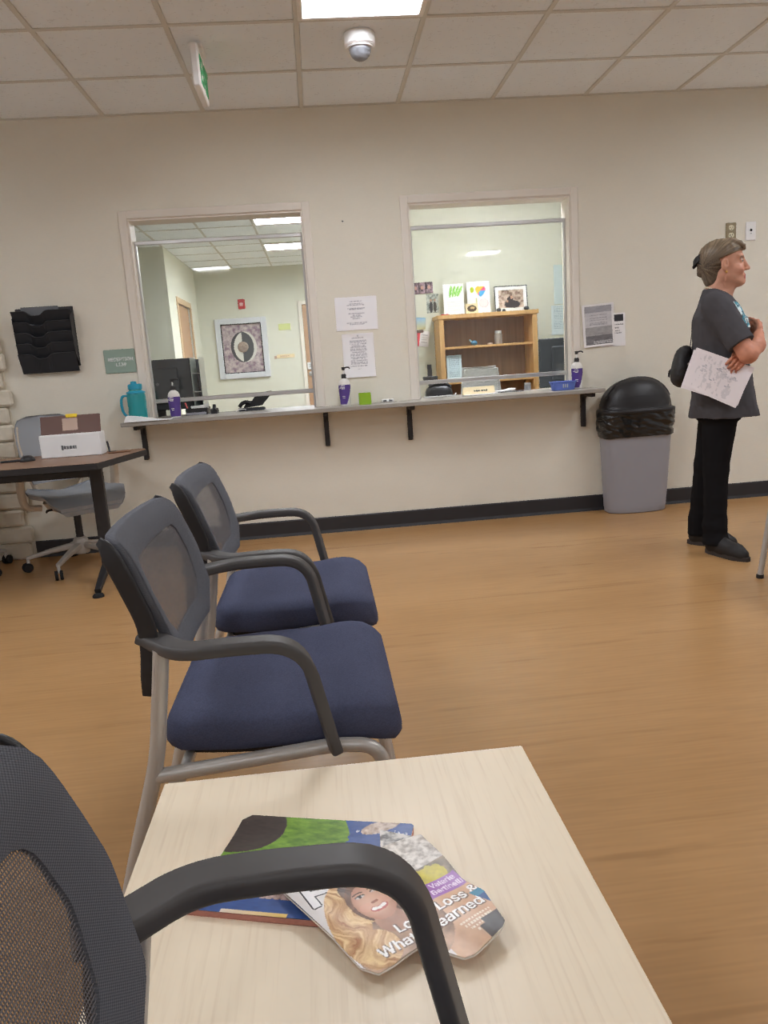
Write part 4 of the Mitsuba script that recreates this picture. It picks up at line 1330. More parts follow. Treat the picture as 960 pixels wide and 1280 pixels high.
def heart_paint(x, y):
    c = np.tile(lin((236, 236, 238)), (len(x), 1))
    h_ = (ellipse(x, y, .000, .075, .026, .024) < 1) | (ellipse(x, y, .040, .072, .026, .026) < 1) | ((np.abs(x - .02) + np.abs(y - .052) * .9) < .045)
    c[h_] = lin((232, 92, 132))
    c[h_ & (y < .06) & (x > .005)] = lin((90, 170, 220))
    c[h_ & (x - y < -.045)] = lin((240, 196, 80))
    b_ = ellipse(x, y, -.058, .070, .018, .026) < 1
    c[b_] = lin((196, 212, 70))
    o = ellipse(x, y, .045, -.05, .042, .040)
    c[(o < 1)] = lin((238, 226, 228))
    c[(o > .86) & (o < 1)] = lin((206, 176, 186))
    c[ellipse(x, y, -.02, -.03, .008, .03) < 1] = lin((206, 202, 160))
    return c
print_on(VCOL, 1.185, 1.372, 1.514, 1.79, leaf_paint, 'leaf_drawing', 'white card with green leaf drawings, leaning at left on the bookcase top', 'drawing', 1.80, 0.06)
print_on(VCOL, 1.402, 1.612, 1.514, 1.80, heart_paint, 'heart_drawing', 'white card with bright pink and blue heart, middle of the bookcase top', 'drawing', 1.80, 0.06)
def moon_paint(x, y):
    c = np.tile(lin((222, 206, 170)), (len(x), 1))
    c[ellipse(x, y, 0, 0, .042, .028) < 1] = lin((72, 58, 44))
    c[ellipse(x, y, .005, .006, .022, .012) < 1] = lin((176, 148, 108))
    return c
k = thing('small_picture', 'small cream framed picture with dark oval, in front of the two drawings', 'picture')
s, col = sheet(0.11, 0.085, moon_paint, 0.003)
part(k, 'picture', tf(s, rotx(-0.1) @ WALLR, (1.415, 1.668, 1.557)), VCOL, color=col)
part(k, 'backing', tf(box(-0.056, 0.056, -0.043, 0.043, -0.008, -0.001), rotx(-0.1) @ WALLR, (1.415, 1.668, 1.557)), CREAM)
def photo_paint(seed, lo, hi, mid=(150, 120, 104), sc=60):
    def paint(x, y):
        n = meshkit.fbm(np.stack([x * sc, y * sc, x * 0 + seed], 1), 4, seed)
        c = lin(lo) + (lin(hi) - lin(lo)) * np.clip(n * 2.2 - .6, 0, 1)[:, None]
        return c
    return paint
def family_paint(x, y):
    c = photo_paint(4, (120, 96, 84), (206, 186, 172), sc=40)(x, y)
    n = meshkit.fbm(np.stack([x * 60, y * 60, x * 0], 1), 3, 8)
    on = (ellipse(x, y, .01, -.05, .075, .035) < .7 + n * .6) | (ellipse(x, y, -.01, -.01, .03, .03) < .7 + n * .5)
    c[on] = lin((56, 50, 52))
    c[ellipse(x, y, .005, .012, .012, .014) < 1] = lin((190, 150, 130))
    c[ellipse(x, y, -.035, -.02, .010, .012) < 1] = lin((176, 138, 118))
    return c
k = thing('framed_photo', 'large white framed photo at right on the bookcase top', 'framed photo')
tl = 0.10
def fr(m): return tf(m, rotx(-tl) @ WALLR, (1.80, 1.78, 1.628))
w, h, b_ = 0.300, 0.232, 0.036
part(k, 'mat_board', fr(box(-w / 2 + .006, w / 2 - .006, -h / 2 + .006, h / 2 - .006, -0.006, 0.0)), WHITE)
part(k, 'frame', fr(cat_(box(-w / 2, -w / 2 + .006, -h / 2, h / 2, -0.008, 0.006), box(w / 2 - .006, w / 2, -h / 2, h / 2, -0.008, 0.006), box(-w / 2 + .006, w / 2 - .006, -h / 2, -h / 2 + .006, -0.008, 0.006), box(-w / 2 + .006, w / 2 - .006, h / 2 - .006, h / 2, -0.008, 0.006))), MGREY)
s, col = sheet(w - 2 * b_, h - 2 * b_, family_paint, 0.004)
s.apply_translation((0, 0, 0.0012))
part(k, 'photo', fr(s), VCOL, color=col)
for i, (x, y, r, lab) in enumerate(((1.655, 1.66, .022, 'dark round stone at left of the framed photo on the bookcase'), (1.905, 1.655, .024, 'dark pebble right of the framed photo, on the bookcase top'), (1.70, 1.655, .016, 'smaller dark pebble below the framed photo on the bookcase'))):
    m = trimesh.creation.icosphere(2, r)
    m.vertices *= [1, .8, .75]
    m.apply_translation((x, y, 1.512 + r * .74))
    solo('dark_stone', m, DGREY, lab, 'stone', True)
solo('red_strip', box(1.13, 1.20, 1.61, 1.64, 1.512, 1.519, 0.001), RED, 'small red object on the left front corner of the bookcase top', 'clip')
# on the shelves
k = thing('standing_binder', 'pale blue printed folder standing at left on the middle bookcase shelf', 'folder')
s, col = sheet(0.135, 0.235, lines_paint(0.135, 0.235, [(.95 - .05 * i, .003, .9) for i in range(16)], bg=(196, 214, 222), ink=(150, 168, 180), seed=11), 0.004)
part(k, 'cover', tf(s, rotx(-0.06) @ WALLR, (1.232, 1.668, 1.045)), VCOL, color=col)
part(k, 'block', tf(box(-0.0675, 0.0675, -0.1175, 0.1175, -0.03, -0.001), rotx(-0.06) @ WALLR, (1.232, 1.668, 1.045)), LGREY)
k = thing('shelf_jar', 'clear grey bottle standing on the upper bookcase shelf', 'jar')
part(k, 'body', lathe([(0, 0), (0.034, 0), (0.036, 0.004), (0.036, 0.085), (0.03, 0.095), (0, 0.095)], 24, (1.655, 1.72, 1.235)), mat('jar_glass', (150, 140, 132), 0.2), 40)
part(k, 'cap', lathe([(0, 0.095), (0.03, 0.095), (0.03, 0.118), (0, 0.12)], 24, (1.655, 1.72, 1.235)), LGREY, 40)
m = trimesh.creation.icosphere(2, 0.026)
m.vertices *= [1.2, .9, .9]
k = thing('blue_bird', 'small blue ornament at left on the upper bookcase shelf', 'ornament')
part(k, 'body', tf(m, np.eye(3), (1.425, 1.69, 1.258)), mat('teal_blue', (60, 110, 140), 0.4), True)
part(k, 'tail', tube([(1.405, 1.69, 1.265), (1.385, 1.69, 1.290)], 0.008, 8), mat('teal_pale', (150, 180, 190), 0.4), 40)
solo('shelf_box', box(1.545, 1.585, 1.64, 1.70, 1.235, 1.250, 0.002), TAN, 'tiny tan block lying beside the bottle on the upper bookcase shelf', 'box')
solo('shelf_papers', stack_sheets(1.17, 1.36, 1.63, 1.85, 0.926, 5, 0.03, 0.0), CREAM, 'flat cream papers under the pale blue folder on the bookcase', 'papers')
solo('shelf_papers', tf(stack_sheets(-0.13, 0.13, -0.09, 0.09, 0, 4, 0.05, 0.01), np.eye(3), (1.76, 1.73, 0.926)), CREAM, 'spread cream papers at right on the bookcase shelf behind the glass bar', 'papers')
# pinned on the booth wall
def trio_paint(x, y):
    c = photo_paint(21, (70, 56, 66), (176, 150, 160), sc=50)(x, y)
    for e in (-.031, .031):
        c[np.abs(x - e) < .003] = lin((60, 50, 56))
    for cx in (-.062, 0, .062):
        c[ellipse(x, y, cx, .004, .014, .018) < 1] = lin((190, 150, 140))
    return c
def kid_paint(x, y):
    c = photo_paint(5, (110, 116, 112), (186, 188, 180), sc=60)(x, y)
    c[ellipse(x, y, -.015, -.03, .016, .05) < 1] = lin((62, 60, 62))
    c[ellipse(x, y, .02, -.03, .015, .048) < 1] = lin((74, 70, 66))
    for cx in (-.015, .02):
        c[ellipse(x, y, cx, .03, .010, .012) < 1] = lin((170, 136, 118))
    return c
def view_paint(x, y):
    t = np.clip(y / .1 + .5, 0, 1)[:, None]
    return lin((206, 196, 150)) * (1 - t) + lin((150, 186, 214)) * t
def card_paint(x, y):
    c = np.tile(lin((232, 226, 226)), (len(x), 1))
    c[(x < -.025)] = lin((206, 84, 92))
    for q in range(4):
        c[(np.abs(y - .035 + .022 * q) < .003) & (x > -.01) & (x < .05)] = lin((190, 180, 184))
    return c
print_on(VCOL, 0.915, 1.110, 1.728, 1.828, trio_paint, 'photo_strip', 'dark strip of three portrait photos, topmost on the booth wall', 'photo', 1.894, roll=0.02)
print_on(VCOL, 1.045, 1.155, 1.555, 1.72, kid_paint, 'pinned_photo', 'pinned photo of two standing people, right below the portrait strip', 'photo', 1.894)
print_on(VCOL, 0.94, 1.025, 1.415, 1.52, view_paint, 'pinned_photo', 'small pale landscape photo pinned left of the bookcase', 'photo', 1.894, roll=-0.06)
solo('pinned_note', box(0.925, 1.00, 1.885, 1.894, 1.385, 1.408, 0.001), BROWN, 'narrow brown tag between the landscape photo and the red card', 'tag')
print_on(VCOL, 0.925, 1.05, 1.262, 1.40, card_paint, 'greeting_card', 'red and white greeting card pinned lowest, left of the bookcase', 'card', 1.892, roll=-0.16)
rows = [(.94 - .055 * i, .004, .9) for i in range(14)]
print_on(VCOL, 2.205, 2.365, 1.285, 1.552, lines_paint(.16, .267, rows, bg=(206, 216, 218), ink=(170, 184, 190), seed=2), 'pinned_sheet', 'printed sheet pinned above the dark monitor at right window edge', 'notice', 1.893)
print_on(VCOL, 2.235, 2.41, 1.562, 1.91, lines_paint(.175, .348, [(.5, .001, .01)], bg=(200, 212, 212), ink=(196, 208, 208)), 'pinned_sheet', 'blank pale blue sheet pinned higher, above the printed one', 'notice', 1.893)
solo('yellow_note', box(2.335, 2.362, 1.885, 1.891, 1.38, 1.49), mat('note_yellow', (226, 222, 140), 0.8), 'yellow sticky note on the edge of the printed sheet, right window', 'note')

# ------------------------------------------------------------------ back office seen through the left window
struct('door_1', box(-1.845, -1.805, 5.46, 6.44, 0.01, 2.11, 0.003), DOORW)
struct('trim_1', cat_(box(-1.785, -1.765, 5.38, 5.455, 0, 2.19, 0.002), box(-1.785, -1.765, 6.445, 6.52, 0, 2.19, 0.002), box(-1.785, -1.765, 5.455, 6.445, 2.115, 2.19, 0.002)), mat('door_frame', (196, 172, 140), 0.5))
struct('door_2', box(-0.155, 0.80, 7.165, 7.199, 0.005, 2.13, 0.003), DOORW)
struct('trim_2', cat_(box(-0.215, -0.158, 7.16, 7.199, 0, 2.19, 0.002), box(0.803, 0.86, 7.16, 7.199, 0, 2.19, 0.002), box(-0.158, 0.803, 7.16, 7.199, 2.133, 2.19, 0.002)), TRIM)
k = thing('door_lock', 'white keypad lock with silver lever on the office door', 'door lock')
part(k, 'keypad', box(-0.145, -0.055, 7.135, 7.165, 1.12, 1.235, 0.008), WHITE)
part(k, 'keys', cat_(*[box(-0.118 + 0.02 * i, -0.106 + 0.02 * i, 7.131, 7.136, 1.155 + 0.02 * j, 1.166 + 0.02 * j) for i in range(2) for j in range(3)]), MGREY)
part(k, 'rose', tf(lathe([(0, 0), (0.035, 0), (0.033, 0.012), (0, 0.014)], 24), rotx(pi / 2), (-0.10, 7.165, 1.055)), ALU, 40)
part(k, 'lever', tube([(-0.10, 7.152, 1.055), (-0.10, 7.115, 1.055), (0.0, 7.11, 1.052)], 0.011, 10), ALU, 40)
k = thing('fire_strobe', 'small red fire alarm unit on the back wall above the artwork', 'fire alarm')
part(k, 'plate', box(-1.142, -1.035, 7.165, 7.199, 2.12, 2.27, 0.008), RED)
part(k, 'lens', box(-1.12, -1.065, 7.148, 7.166, 2.165, 2.215, 0.008), mat('strobe_lens', (226, 176, 176), 0.2))
k = thing('room_sign', 'small pale gold name sign between artwork and office door', 'sign')
part(k, 'plate', box(-0.615, -0.335, 7.188, 7.199, 1.33, 1.385, 0.002), CREAM)
part(k, 'end_piece', box(-0.655, -0.618, 7.185, 7.199, 1.325, 1.37, 0.002), TAN)
part(k, 'lettering', cat_(*[box(-0.56 + 0.03 * i, -0.54 + 0.03 * i, 7.186, 7.189, 1.35, 1.365) for i in range(5)]), TAN)
solo('wall_note', box(-0.55, -0.36, 7.192, 7.199, 1.76, 1.86, 0.001), mat('faint_yellow', (206, 212, 150), 0.8), 'faint yellow green note on the back wall right of the artwork', 'note')

k = thing('artwork', 'white framed mottled picture with half light half dark disc and ball', 'picture')
ax0, ax1, az0, az1, ay = -1.535, -0.735, 1.055, 1.985, 7.199
fw_ = 0.085
part(k, 'frame', cat_(box(ax0, ax0 + fw_, ay - 0.05, ay, az0, az1, 0.006), box(ax1 - fw_, ax1, ay - 0.05, ay, az0, az1, 0.006), box(ax0 + fw_, ax1 - fw_, ay - 0.05, ay, az0, az0 + fw_, 0.006), box(ax0 + fw_, ax1 - fw_, ay - 0.05, ay, az1 - fw_, az1, 0.006)), mat('art_frame', (206, 208, 214), 0.35))
li_ = 0.012
part(k, 'inner_lip', cat_(*[box(ax0 + fw_, ax0 + fw_ + li_, ay - 0.04, ay - 0.01, az0 + fw_, az1 - fw_), box(ax1 - fw_ - li_, ax1 - fw_, ay - 0.04, ay - 0.01, az0 + fw_, az1 - fw_), box(ax0 + fw_, ax1 - fw_, ay - 0.04, ay - 0.01, az0 + fw_, az0 + fw_ + li_), box(ax0 + fw_, ax1 - fw_, ay - 0.04, ay - 0.01, az1 - fw_ - li_, az1 - fw_)]), BLACK)
def art_paint(x, y):
    n = meshkit.fbm(np.stack([x * 26, y * 26, x * 0], 1), 4, 3)
    n2 = meshkit.fbm(np.stack([x * 60, y * 60, x * 0], 1), 3, 14)
    c = lin((128, 104, 122)) + (lin((196, 184, 182)) - lin((128, 104, 122))) * np.clip(n * 1.8 - .4, 0, 1)[:, None]
    c = c * (0.8 + .4 * n2)[:, None]
    def disc(cx): return ellipse(x, y, cx, .02, .185, .235)
    e = disc(0.0)
    big = e < 1.0
    c[big & (x < 0)] = lin((208, 206, 200))
    c[big & (x >= 0)] = lin((72, 74, 76))
    cres = big & (disc(.05) > 1.0) & (x < 0)
    c[cres] = lin((72, 70, 74))
    cres = (disc(0.035) < 1) & (disc(-.01) > 1.0) & (x > 0)
    c[cres] = lin((206, 204, 198))
    return c
s, col = sheet(ax1 - ax0 - 2 * fw_, az1 - az0 - 2 * fw_, art_paint, 0.006)
part(k, 'print', tf(s, WALLR, ((ax0 + ax1) / 2, ay - 0.012, (az0 + az1) / 2)), VCOL, color=col)
m = trimesh.creation.icosphere(3, 0.085)
m.vertices *= [1, .3, 1]
nn = meshkit.fbm(m.vertices * 40, 3, 2)
part(k, 'ball', tf(m, np.eye(3), ((ax0 + ax1) / 2 + .005, ay - 0.02, (az0 + az1) / 2 + .02)), VCOL, True, color=lin((150, 134, 124))[None] * (0.6 + .8 * nn)[:, None])

# ------------------------------------------------------------------ work desk at the left, with its chair
k = thing('work_desk', 'dark walnut desk with black edge at left, its corner pointing at the counter', 'desk')
DP = Polygon([(-3.2, -1.18), (-1.165, -1.18), (-1.045, -0.585), (-1.075, -0.50), (-3.2, -0.50)])
part(k, 'desktop', prism(DP.buffer(-0.002), 0.7, 0.7255), DESKT)
part(k, 'edge_band', prism(DP.difference(DP.buffer(-0.002)), 0.692, 0.7245), BLACK)
part(k, 'underside', prism(DP.buffer(-0.004), 0.693, 0.6995), BLACK)
for lx in (-1.275, -2.9):
    l = part(k, 'leg', sweep(rrect(0.07, 0.05, 0.012), [(lx, -0.85, 0.692), (lx, -0.85, 0.09)], side=(1, 0, 0)), BLACK)
    for s, ye in ((1, -1.13), (-1, -0.57)):
        part(l, 'foot', sweep(rrect(0.045, 0.035, 0.01), smooth_path([(lx, -0.85, 0.13), (lx + .002, (-0.85 + ye) / 2, 0.085), (lx + .004, ye, 0.032)], 6), side=(1, 0, 0), scale=np.linspace(1.15, .75, 13)), BLACK, 40)
        part(l, 'glide', lathe([(0, 0), (0.030, 0), (0.031, 0.006), (0.024, 0.018), (0, 0.024)], 20, (lx + .004, ye, 0)), RUBBER, 40)
part(k, 'crossbar', box(-2.88, -1.29, -0.87, -0.83, 0.62, 0.66, 0.004), BLACK)

k = thing('desk_box', 'white box with brown upright lid and yellow clip, on the walnut desk', 'box')
part(k, 'white_box', box(-1.603, -1.268, -0.72, -0.605, 0.7265, 0.856, 0.003), WHITE)
Rl = rotx(-0.22)
part(k, 'lid', tf(box(-0.168, 0.168, 0, 0.006, 0, 0.105, 0.002), Rl, (-1.436, -0.672, 0.8565)), BROWN)
part(k, 'lid_label', tf(box(-0.045, 0.040, -0.002, 0.0, 0.018, 0.088), Rl, (-1.436, -0.672, 0.857)), TAN)
part(k, 'clip', tf(cat_(box(-0.024, 0.040, -0.005, 0.011, 0.092, 0.112, 0.003)), Rl, (-1.436, -0.672, 0.857)), YELLOW)
lg = part(k, 'print', cat_(*[box(-1.485 + x, -1.485 + x + w, -0.7212, -0.7195, 0.772, 0.790) for x, w in ((0, .010), (.014, .012), (.030, .010), (.044, .014), (.062, .012), (.078, .006))], box(-1.485, -1.473, -0.7212, -0.7195, 0.768, 0.794)), MGREY)
k = thing('computer_mouse', 'black mouse on the walnut desk just left of the white box', 'computer mouse')
m = trimesh.creation.icosphere(3, 1.0)
m.vertices *= [0.028, 0.045, 0.03]
m = trimesh.intersections.slice_mesh_plane(m, [0, 0, 1], [0, 0, 0], cap=True, engine='earcut') if False else m
v = m.vertices
v[:, 2] = np.maximum(v[:, 2], -0.003)
part(k, 'shell', tf(tri(v, m.faces), rotz(-0.6), (-1.655, -0.79, 0.7295)), BLACK, 50)
part(k, 'wheel', tf(lathe([(0, -0.003), (0.008, -0.003), (0.008, 0.003), (0, 0.003)], 14), roty(pi / 2), (-1.668, -0.81, 0.754)), MGREY)
solo('black_pen', tube([(-1.80, -0.80, 0.732), (-1.70, -0.77, 0.732)], 0.006, 8), BLACK, 'short black pen lying left of the mouse on the walnut desk', 'pen', 40)
solo('brown_pencil', tube([(-1.235, -0.70, 0.731), (-1.12, -0.66, 0.731)], 0.0045, 8), mat('pencil_brown', (120, 84, 58), 0.5), 'brown pencil lying right of the white box on the walnut desk', 'pencil', 40)
k = thing('white_mouse', 'white rounded mouse at the left photo edge on the walnut desk', 'computer mouse')
part(k, 'shell', tf(tri(v * [1.2, 1.2, .9], m.faces), rotz(-1.2), (-1.83, -0.92, 0.7295)), WHITE, 50)
part(k, 'wheel', tf(lathe([(0, -0.003), (0.007, -0.003), (0.007, 0.003), (0, 0.003)], 14), roty(pi / 2), (-1.845, -0.935, 0.752)), MGREY)
solo('black_strap', tube(smooth_path([(-1.262, -0.60, 0.79), (-1.250, -0.62, 0.75), (-1.235, -0.66, 0.733), (-1.20, -0.665, 0.732)], 5), 0.006, 8), BLACK, 'black cable loop hanging behind the right side of the white box', 'cable', 40)


def task_chair(hx, hy, deg, base_deg, label):
    k = thing('task_chair', label, 'office chair', 'grey task chairs at the walnut desk')
    W = lambda m: tf(m, rotz(math.radians(deg)), (hx, hy, 0))
    B = lambda m: tf(m, np.eye(3), (hx, hy, 0))
    # seat: thin flexible shell curling down in front
    n = 15
    top, bot = [], []
    us = [-0.22, -0.16, -0.05, 0.08, 0.18, 0.245, 0.275, 0.27]
    zs = [0.475, 0.462, 0.455, 0.462, 0.466, 0.452, 0.42, 0.395]
    ws = [0.20, 0.235, 0.25, 0.255, 0.25, 0.225, 0.19, 0.16]
    rings = []
    for u, z, w in zip(us, zs, ws):
        vv = np.linspace(-1, 1, n)
        up = np.stack([vv * 0 + u, vv * w, z + 0.035 * np.abs(vv) ** 3 * (u < .2)], 1)
        dn = up[::-1] - [0.0, 0, 0.026]
        dn[:, 1] *= 0.97
        rings.append(np.vstack([up, dn]))
    seatm = W(loft(rings))
    part(k, 'seat', seatm, mat('seat_grey', (150, 154, 160), 0.7) if 'mat_seat_grey' not in scene else 'mat_seat_grey', 50)
    # back panel
    rings = []
    for z, u, w in ((0.53, -0.235, 0.155), (0.60, -0.245, 0.185), (0.70, -0.262, 0.205), (0.80, -0.285, 0.205), (0.88, -0.312, 0.195), (0.93, -0.332, 0.165), (0.952, -0.342, 0.10)):
        vv = np.linspace(-1, 1, n)
        f = np.stack([u - 0.04 * (1 - vv ** 2) + 0.012, vv * w, z + 0 * vv], 1)
        rings.append(np.vstack([f, f[::-1] - [0.016, 0, 0]]))
    part(k, 'back', W(loft(rings)), 'mat_seat_grey', 50)
    part(k, 'back_frame', cat_(*[W(tube(smooth_path([(-0.10, s * 0.06, 0.40), (-0.235, s * 0.13, 0.47), (-0.255, s * 0.175, 0.62), (-0.285, s * 0.195, 0.78), (-0.322, s * 0.180, 0.89)], 5), 0.014, 10)) for s in (1, -1)]), BEIGEP, 40)
    part(k, 'tilt_housing', W(loft([np.stack([0.02 + rx * np.cos(q), ry * np.sin(q), q * 0 + z], 1) for q in [np.arange(24) / 24 * 2 * pi] for rx, ry, z in ((.05, .045, .335), (.13, .09, .355), (.20, .16, .385), (.21, .18, .415), (.20, .19, .432))])), BEIGEP, 40)
    part(k, 'lever', W(tube([(0.05, -0.10, 0.40), (0.07, -0.20, 0.395), (0.10, -0.21, 0.393)], 0.007, 8)), BLACK, 40)
    for s in (1, -1):
        a_ = part(k, 'armrest', W(sweep(rrect(0.07, 0.035, 0.012), smooth_path([(-0.05, s * 0.19, 0.40), (-0.06, s * 0.27, 0.42), (-0.05, s * 0.292, 0.50), (-0.03, s * 0.292, 0.635)], 6), side=(1, 0, 0))), BEIGEP, 40)
        part(a_, 'pad', W(tf(box(-0.12, 0.12, -0.04, 0.04, 0, 0.028, 0.012), np.eye(3), (-0.0, s * 0.288, 0.635))), LGREY)
    part(k, 'column', B(tube([(0, 0, 0.10), (0, 0, 0.345)], 0.022, 16)), BLACK, 40)
    part(k, 'hub', B(lathe([(0, 0.085), (0.045, 0.085), (0.05, 0.10), (0.045, 0.17), (0.03, 0.19), (0, 0.19)], 24)), SILVER, 40)
    for i in range(5):
        q = math.radians(base_deg + 72 * i)
        c, s_ = math.cos(q), math.sin(q)
        part(k, 'base_arm', B(sweep(rrect(0.036, 0.03, 0.008), [(c * 0.03, s_ * 0.03, 0.14), (c * 0.18, s_ * 0.18, 0.118), (c * 0.325, s_ * 0.325, 0.088)], side=(-s_, c, 0), scale=[1.3, 1.0, .75])), SILVER, 40)
        cs = part(k, 'caster', cat_(*[B(tf(lathe([(0, -0.009), (0.026, -0.009), (0.029, -0.005), (0.029, 0.006), (0.026, 0.009), (0, 0.009)], 20), rotz(q + 0.5) @ rotx(pi / 2), (c * 0.33 + 0.014 * d * -math.sin(q + .5), s_ * 0.33 + 0.014 * d * math.cos(q + .5), 0.029))) for d in (1, -1)]), RUBBER, 40)
        part(cs, 'stem', B(tube([(c * 0.322, s_ * 0.322, 0.04), (c * 0.322, s_ * 0.322, 0.088)], 0.010, 8)), LGREY, 40)
    return k
task_chair(-1.573, -0.36, -52, -98, 'light grey task chair on silver star base under the walnut desk')
task_chair(-2.36, -0.36, -40, -24, 'grey task chair mostly outside the photo, one black caster at its left edge')

# ------------------------------------------------------------------ bin
k = thing('trash_can', 'grey half-round bin with black dome lid and bin bag, between counter and woman', 'trash can')
q_ = np.arange(160) / 160 * 2 * pi
def half(w, d0, d1, z, e=2.5, wob=None, cx=2.145):
    """flat-backed oval: half width w, front at y=-d1, back at y=-d0"""
    cy, ry = -(d0 + d1) / 2, (d1 - d0) / 2
    c, s = np.cos(q_), np.sin(q_)
    ee = np.where(s > 0, 5.0, e)
    x = w * np.sign(c) * np.abs(c) ** (2 / ee)
    y = ry * np.sign(s) * np.abs(s) ** (2 / ee)
    if wob is not None:
        x, y = x * wob, y * wob
    return np.stack([cx + x, cy + y, q_ * 0 + z], 1)
part(k, 'body', loft([half(.196, .03, .205, 0.0), half(.206, .028, .212, 0.006), half(.208, .028, .214, 0.035), half(.211, .027, .217, 0.040), half(.232, .02, .25, 0.45), half(.242, .016, .266, 0.66), half(.246, .015, .27, 0.69), half(.238, .02, .262, 0.692), half(.22, .03, .24, 0.60)]), GREYP, 40)
rings = []
for i, z in enumerate(np.linspace(0.530, 0.712, 40)):
    t = (z - 0.530) / 0.182
    base = half(.243 + .009 * t, .014, .266 + .008 * t, z)
    ph = np.stack([base[:, 0] * 11, base[:, 1] * 11, base[:, 2] * 34 + base[:, 0] * 12], 1)
    wr = .35 - 1.6 * np.abs(meshkit.fbm(ph, 3, 5) - .5) - 1.2 * np.abs(meshkit.fbm(ph * [1.7, 1.7, .6] + 5, 2, 8) - .5)
    c0 = np.array([2.145, -.14, z])
    d = base - c0
    base = c0 + d * (1 + 0.11 * wr * min(1, t * 3 + .25) * min(1, (1 - t) * 3 + .2) + (.018 if i else .004))[:, None]
    if i == 0:
        base[:, 2] += 0.02 * (meshkit.noise(np.stack([q_ * 2.2, q_ * 0, q_ * 0], 1), 3) - .4)
    base[:, 1] = np.minimum(base[:, 1], -0.006)
    rings.append(base)
part(k, 'bin_bag', loft(rings, cap=False), BAGM, True)
ld = []
for f, z in ((1.0, 0.690), (1.035, 0.694), (1.04, 0.712), (1.0, 0.718)):
    ld.append(half(.247 * f, .012, .275 * f, z))
for a_ in np.linspace(0.02, pi / 2 - .03, 14):
    f = math.cos(a_) ** 0.92
    h_ = math.sin(a_)
    cyb, ryb = .143, .128
    ld.append(half(.238 * f, cyb - ryb * f, cyb + ryb * f, 0.718 + 0.205 * h_, e=2.2))
lid = part(k, 'lid', loft(ld), BLACK, 35)
def dome(x, y):
    """height of the dome's skin over a point"""
    u, v_ = (x - 2.145) / .238, (y + .143) / .128
    r = np.clip((np.abs(u) ** 2.2 + np.abs(v_) ** 2.2) ** (1 / 2.2), 0, 1)
    return 0.718 + 0.205 * np.sin(np.arccos(np.clip(r ** (1 / .92), 0, 1)))
xs = np.linspace(-.165, .165, 30)
v, f = [], []
ys = np.linspace(-.262, -.115, 16)
for i, x in enumerate(xs):
    for j, t in enumerate(np.linspace(0, 1, 16)):
        lo = -.143 - .120 * (1 - min(1, abs(x / .238)) ** 2.2) ** (1 / 2.2) * .985
        y = lo + (-.160 - lo) * t
        v.append((2.145 + x, y - 0.002, float(dome(2.145 + x, y)) + 0.005))
for i in range(29):
    for j in range(15):
        p = i * 16 + j
        f += [(p, p + 16, p + 17), (p, p + 17, p + 1)]
door = part(lid, 'swing_door', tri(v, f), BLACK, True)
arc = [(2.145 + x, -.165, float(dome(2.145 + x, -.165)) + 0.003) for x in np.linspace(-.222, .222, 48)]
part(lid, 'door_seam', tube(arc, 0.0065, 8), BLACKG, 40)

# ------------------------------------------------------------------ the woman: local frame (forward, left, up), feet around the origin
PO, PA = (2.06, -1.24, 0.0), math.atan2(-0.475, 0.88)
def L3(a, b, z):                       # (forward, towards the camera side, up) -> local
    return (a, -b, z)
def PW(m):
    return tf(m, rotz(PA), PO)
body = Field((-0.16, -0.30, 0.01), (0.33, 0.30, 1.66), 0.004)
B_ = body
# skull, face, neck
B_.ell(L3(.066, 0, 1.547), (.096, .072, .084), .0)
B_.ell(L3(.104, 0, 1.478), (.066, .058, .072), .03)
B_.cap(L3(.085, .045, 1.452), L3(.150, .016, 1.418), .020, .018, .03)
B_.cap(L3(.085, -.045, 1.452), L3(.150, -.016, 1.418), .020, .018, .03)
B_.ell(L3(.157, 0, 1.420), (.018, .022, .017), .02)
for s in (1, -1):
    B_.ell(L3(.142, s * .036, 1.476), (.026, .022, .022), .02)         # cheeks
    B_.cap(L3(.158, s * .012, 1.540), L3(.146, s * .045, 1.540), .009, .008, .014)   # brow ridge
    B_.ell(L3(.168, s * .031, 1.520), (.018, .016, .011), .012, 'cut')       # eye sockets
    B_.ell(L3(.151, s * .031, 1.519), (.0125, .016, .0115), .003)
B_.cap(L3(.164, 0, 1.528), L3(.186, 0, 1.484), .008, .0105, .010)           # nose
B_.ell(L3(.187, 0, 1.480), (.012, .011, .009), .006)
for s in (1, -1):
    B_.ell(L3(.178, s * .0115, 1.477), (.010, .007, .007), .005)
B_.ell(L3(.163, 0, 1.446), (.014, .027, .017), .012)                        # mouth mound
B_.cap(L3(.172, -.018, 1.4485), L3(.172, .018, 1.4485), .0058, .0058, .004)
B_.cap(L3(.171, -.016, 1.4375), L3(.171, .016, 1.4375), .0066, .0066, .004)
B_.add(lambda x, y, z: np.sqrt(((x - .181) / 1.6) ** 2 + (z - 1.4430) ** 2 + (np.maximum(np.abs(y) - .019, 0)) ** 2) - .0022, (.165, -.022, 1.439), (.19, .022, 1.447), .003, 'cut')
for s in (1, -1):                                                             # ears
    Re = rotz(0)
    B_.ell(L3(.080, s * .083, 1.503), (.019, .009, .032), .003)
    B_.ell(L3(.086, s * .095, 1.507), (.010, .010, .020), .002, 'cut')
    B_.ell(L3(.086, s * .077, 1.474), (.009, .007, .010), .005)
B_.cap(L3(.040, 0, 1.36), L3(.068, 0, 1.47), .058, .052, .03)
B_.cap(L3(.075, 0, 1.345), L3(.100, 0, 1.42), .040, .036, .03)
